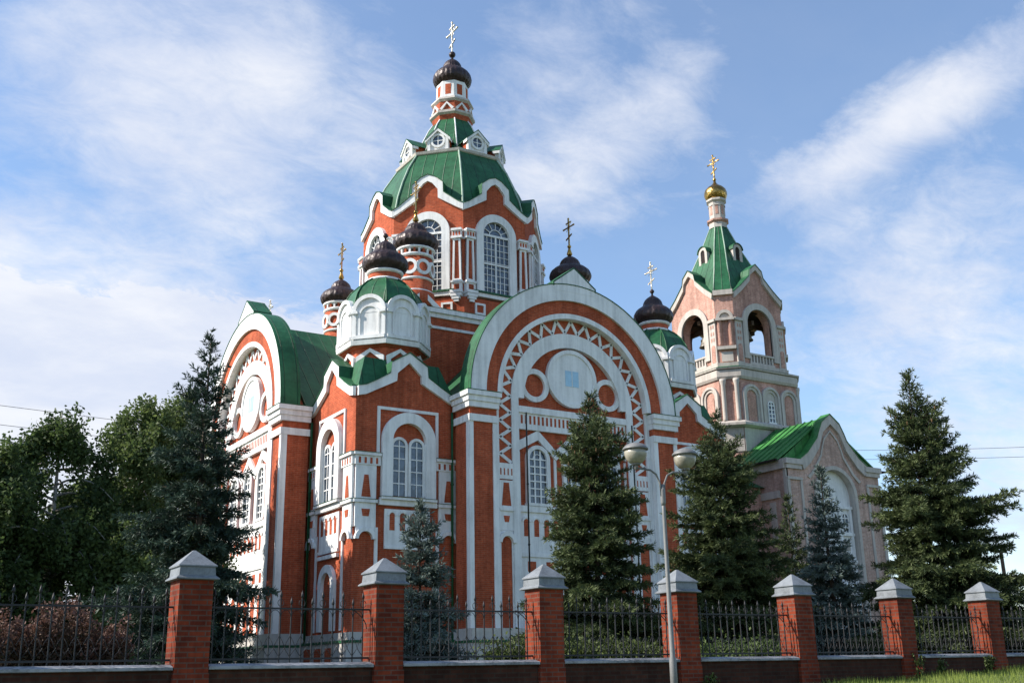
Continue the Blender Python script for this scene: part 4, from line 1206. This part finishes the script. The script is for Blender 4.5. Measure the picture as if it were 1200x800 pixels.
def leaf_quads(P, rng, size, flat=0.0):
    n = len(P)
    a = rng.normal(size=(n, 3)); a /= np.linalg.norm(a, axis=1, keepdims=True)
    b = np.cross(a, rng.normal(size=(n, 3))); b /= np.linalg.norm(b, axis=1, keepdims=True)+1e-9
    s = size*rng.uniform(.6, 1.3, (n, 1))
    V = np.empty((n*4, 3)); V[0::4] = P-a*s*.7; V[1::4] = P+b*s*.42; V[2::4] = P+a*s*.7; V[3::4] = P-b*s*.42
    return V
def broadleaf(label, px, top_py, dist, rcrown, mat, seed, bark='birch_bark', zlow=1.6, nlimb=46, leaves=60000, size=.115, weep=.95, name='birch_tree', cat='birch', group=None):
    rng = np.random.default_rng(seed)
    u, v, _ = spot(px, 780, dist); h = spot(px, top_py, dist)[2]
    t = thing(name, label, cat, (u, v, 0), group)
    tr = MB(bark)
    lean = rng.normal(0, .25, 2)
    trunk = [np.array([u+lean[0]*f*f, v+lean[1]*f*f, h*.94*f]) for f in np.linspace(0, 1, 8)]; trunk[0][2] = -.1
    tr.tube([tuple(p) for p in trunk], .17, 8, None, .02)
    pts = []; tn = []
    for k in range(nlimb):
        f = zlow/h+(1-zlow/h)*(k+.5)/nlimb
        i = min(6, int(f*7)); base = trunk[i]+(trunk[i+1]-trunk[i])*(f*7-i)
        g = (f-zlow/h)/(1-zlow/h)
        R = rcrown*(math.sin(PI*min(1, g*.80+.20))**.75)*rng.uniform(.55, 1.15)+.25
        az = k*2.4+rng.normal(0, .5); el = rng.uniform(.3, .85)
        hd = np.array([math.cos(az), math.sin(az), 0])
        P = [base+hd*R*q+np.array([0, 0, R*(math.tan(el)*q-.85*q*q*weep-.1*q)]) for q in np.linspace(0, 1, 6)]
        tr.tube([tuple(p) for p in P], .022+.012*R, 5, None, .008)
        bt_ = rng.normal(0, .14)
        for q in range(int(7+R*7)):
            s = rng.uniform(.25, 1)**.7; j = min(4, int(s*5)); c = P[j]+(P[j+1]-P[j])*(s*5-j)
            c = c+rng.normal(0, .22, 3)
            ln = rng.uniform(.4, 1.3)*weep
            m = int(46*(.5+ln))
            w = rng.random(m)
            pp = c+np.stack([rng.normal(0, .13, m), rng.normal(0, .13, m), -ln*w+rng.normal(0, .12, m)], 1)
            pts.append(pp); tn.append(np.full(m, bt_+rng.normal(.42, .16)))
    P = np.concatenate(pts); T = np.concatenate(tn)
    if len(P) > leaves:
        idx = rng.choice(len(P), leaves, replace=False); P, T = P[idx], T[idx]
    V = leaf_quads(P, rng, size)
    obj('trunk', tr, t)
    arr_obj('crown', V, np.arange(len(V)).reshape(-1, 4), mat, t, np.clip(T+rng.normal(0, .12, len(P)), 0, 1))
TG_ = 'leafy trees behind the left of the fence'
broadleaf('rounded dark leafy tree at the far left edge of the photograph', 45, 462, 42, 3.2, 'leaf_dark', 31, zlow=1.0, group=TG_)
broadleaf('tall pale trunked birch with drooping twigs, left neighbour of the tallest left spruce', 140, 448, 44, 2.9, 'leaf_birch', 32, zlow=1.2, group=TG_)
broadleaf('birch half hidden directly behind the tall left spruce', 190, 440, 47, 2.4, 'leaf_birch', 33, zlow=1.2, group=TG_)
broadleaf('leafy tree cut by the left edge, behind the pink shrubs', -35, 505, 40, 2.6, 'leaf_dark', 34, zlow=.6, group=TG_)
broadleaf('shorter dark tree filling the gap low between the two left birches', 95, 545, 47, 2.6, 'leaf_dark', 35, zlow=.6, nlimb=40, group=TG_)
broadleaf('low leafy tree standing behind the foot of the tall left spruce', 170, 600, 40, 2.0, 'leaf_birch', 36, zlow=.5, nlimb=34, group=TG_)

def shrub(label, u, v, w, d, h, mat, seed, n=6000, size=.07, name='shrub', cat='shrub', group=None, z0=0.0, spiky=.0):
    rng = np.random.default_rng(seed)
    t = thing(name, label, cat, (u, v, z0), group)
    tr = MB('bark'); P = []; T = []
    ns = int(14+w*8)
    for k in range(ns):
        a = rng.uniform(0, 2*PI); r = math.sqrt(rng.random())
        bx, by = u+w*r*math.cos(a)*.5, v+d*r*math.sin(a)*.5
        tx, ty = u+w*r*math.cos(a), v+d*r*math.sin(a); hh = h*rng.uniform(.5 if spiky else .65, 1.12)*(1-(.1 if spiky else .35)*r*r)
        tr.tube([(bx, by, z0-.05), ((bx+tx)/2, (by+ty)/2, z0+hh*.6), (tx, ty, z0+hh*.95)], .012, 4, None, .004)
        m = n//ns; q = rng.random(m)**.7
        base = np.stack([bx+(tx-bx)*q, by+(ty-by)*q, z0+hh*q], 1)
        sp = (.10 if spiky else .17)*(1-spiky*q)
        P.append(base+rng.normal(0, 1, (m, 3))*sp[:, None]); T.append(np.clip(.15+.8*q**2+rng.normal(0, .16, m), 0, 1))
    P = np.concatenate(P); P[:, 2] = np.maximum(P[:, 2], z0+.01); T = np.concatenate(T)
    V = leaf_quads(P, rng, size)
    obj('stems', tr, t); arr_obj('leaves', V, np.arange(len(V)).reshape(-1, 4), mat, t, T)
def at_v(px, v):
    r = ray(px, 780); k = (v-CV)/r[1]; return CU+r[0]*k
for i, (px, lb) in enumerate(((-6, 'pinkish brown flowering shrub cut by the left photo edge'), (32, 'pinkish brown flowering shrub, second of the row from the left edge'), (66, 'pinkish flowering shrub in the middle of the row behind the iron railing'),
                              (98, 'pinkish flowering shrub, last but one before the tall left spruce'), (126, 'yellowish flowering shrub next to the tall left spruce'))):
    v = WALL_V+1.6+.15*(i % 2)
    shrub(lb, at_v(px, v), v, .46, .5, 1.02+.12*(i % 3)-.03*i, 'shrub_pink', 50+i, 3800, .045, group='flowering shrubs behind the left railing', spiky=.55)
for i, (px, lb, h, m) in enumerate(((598, 'low green bush behind the railing, beside the third pillar', .55, 'shrub_green'), (672, 'low yellow-green bush at the foot of the broad olive spruce, left side', .62, 'shrub_green'),
                                    (716, 'low green bush under the right side of the broad olive spruce', .5, 'shrub_green'), (752, 'small green bush just left of the lamp post, behind the railing', .5, 'shrub_green'),
                                    (842, 'low dark bush behind the railing, right of the street lamp', .5, 'leaf_dark'), (893, 'dark green bush behind the railing, below the slim young spruce', .55, 'leaf_dark'),
                                    (1086, 'wide dark clipped bush under the tallest right spruce', .95, 'leaf_dark'), (1168, 'dark hedge bush right of the last visible pillar', 1.35, 'leaf_dark'), (1215, 'dark hedge bush cut by the right photo edge', 1.45, 'leaf_dark'))):
    v = WALL_V+(1.5 if i < 6 else 3.0)
    shrub(lb, at_v(px, v), v, .55 if i < 6 else 1.1, .5, h*.72 if i < 6 else h+.18, m, 70+i, 4200 if i < 6 else 9000, .06 if i < 6 else .08, group='low bushes behind the right railing')

# ------------------------------------------------------------------ grass and weeds before the wall
rng = np.random.default_rng(9)
n = 60000
gu = rng.uniform(-16.5, 9, n); gv = WALL_V-.25-rng.random(n)*7.0
keep = rng.random(n) < np.clip((gu+17)/7, 0.05, 1)
gu, gv = gu[keep], gv[keep]; n = len(gu)
gz = np.array([ground_z(a, b) for a, b in zip(gu, gv)])
az = rng.uniform(0, 2*PI, n); hh = rng.uniform(.04, .13, n)*(1+.6*(np.sin(gu*2.1)*np.sin(gv*1.7) > .3)); w = .007
V = np.empty((n*3, 3)); dx, dy = np.cos(az), np.sin(az)
V[0::3] = np.stack([gu-dx*w, gv-dy*w, gz-.01], 1); V[1::3] = np.stack([gu+dx*w, gv+dy*w, gz-.01], 1)
V[2::3] = np.stack([gu-dy*hh*.4*rng.uniform(-1, 1, n), gv+dx*hh*.4*rng.uniform(-1, 1, n), gz+hh], 1)
go = arr_obj('grass', V, np.arange(n*3).reshape(-1, 3), 'grass_leaf', None, np.clip(.45+.3*np.sin(gu*1.3+1.7*np.sin(gv*.9))*np.cos(gv*1.1+gu*.4)+rng.normal(0, .22, n), 0, 1))
go['kind'] = 'stuff'
def weed(label, px, h, seed, flower):
    v = WALL_V-.45; u = at_v(px, v); z0 = ground_z(u, v); rng = np.random.default_rng(seed)
    t = thing('weed', label, 'weed', (u, v, z0), 'weeds growing against the wall foot')
    s = MB('shrub_green'); P = []
    for k in range(4):
        dx, dy = rng.normal(0, .06, 2); hh = h*rng.uniform(.7, 1.0)
        s.tube([(u+dx*.3, v+dy*.3, z0-.02), (u+dx, v+dy, z0+hh)], .006, 4); q = rng.random(60)
        P.append(np.stack([u+dx*q, v+dy*q, z0+hh*q], 1)+rng.normal(0, .04, (60, 3)))
    P = np.concatenate(P); obj('stems', s, t); V = leaf_quads(P, rng, .055)
    arr_obj('leaves', V, np.arange(len(V)).reshape(-1, 4), 'shrub_green', t, rng.uniform(.3, 1, len(P)))
    if flower:
        Q = np.array([u, v-.03, z0+h*.35])+rng.normal(0, .045, (40, 3)); V = leaf_quads(Q, rng, .04); arr_obj('flowers', V, np.arange(len(V)).reshape(-1, 4), 'flower_red', t, rng.random(40))
weed('tall green weed with reddish flowers at the foot of the brick wall', 1078, .55, 1, True)
weed('small green weed against the wall, left of the reddish flowering one', 1103, .42, 2, False)
weed('bushy green weed at the wall, right of the next to last pillar', 1157, .4, 3, False)
weed('lone pale green weed by the wall near the lamp post', 835, .38, 4, False)

# ------------------------------------------------------------------ wires and the far pole
ux, vx, _ = spot(1193, 780, 75)
zp = spot(1193, 646, 75)[2]
pole = thing('utility_pole', 'far slim utility pole with a small head, at the right edge beyond the tallest spruce', 'utility pole', (ux, vx, 0))
b = MB('wood'); b.lathe((ux, vx), [(.16, -.1), (.11, zp)], 10); obj('pole_shaft', b, pole)
b = MB('wood'); b.box(ux-.36, ux+.22, vx-.14, vx+.14, zp-.02, zp+.16)
obj('fitting', b, pole)
def wire(label, A, B, sag, r=.018):
    A, B = Vector(A), Vector(B)
    pts = [A.lerp(B, q/24)-Vector((0, 0, sag*4*(q/24)*(1-q/24))) for q in range(25)]
    w = MB('iron'); w.tube(pts, r, 5); tag(obj('power_line', w), label, 'power line', 'overhead power lines')
def SP(x, y, d): u, v, z = spot(x, y, d); return (u, v, z)
wire('upper thin power line crossing the sky at the left edge', SP(-420, 418, 50), SP(620, 540, 105), .5, .013)
wire('lower thin power line crossing the sky at the left edge', SP(-420, 445, 50), SP(620, 556, 105), .5, .013)
wire('upper thin power line over the porch at the right', SP(840, 524, 92), SP(1420, 512, 80), .5, .016)
wire('lower thin power line over the porch at the right', SP(840, 534, 92), SP(1420, 524, 80), .5, .016)
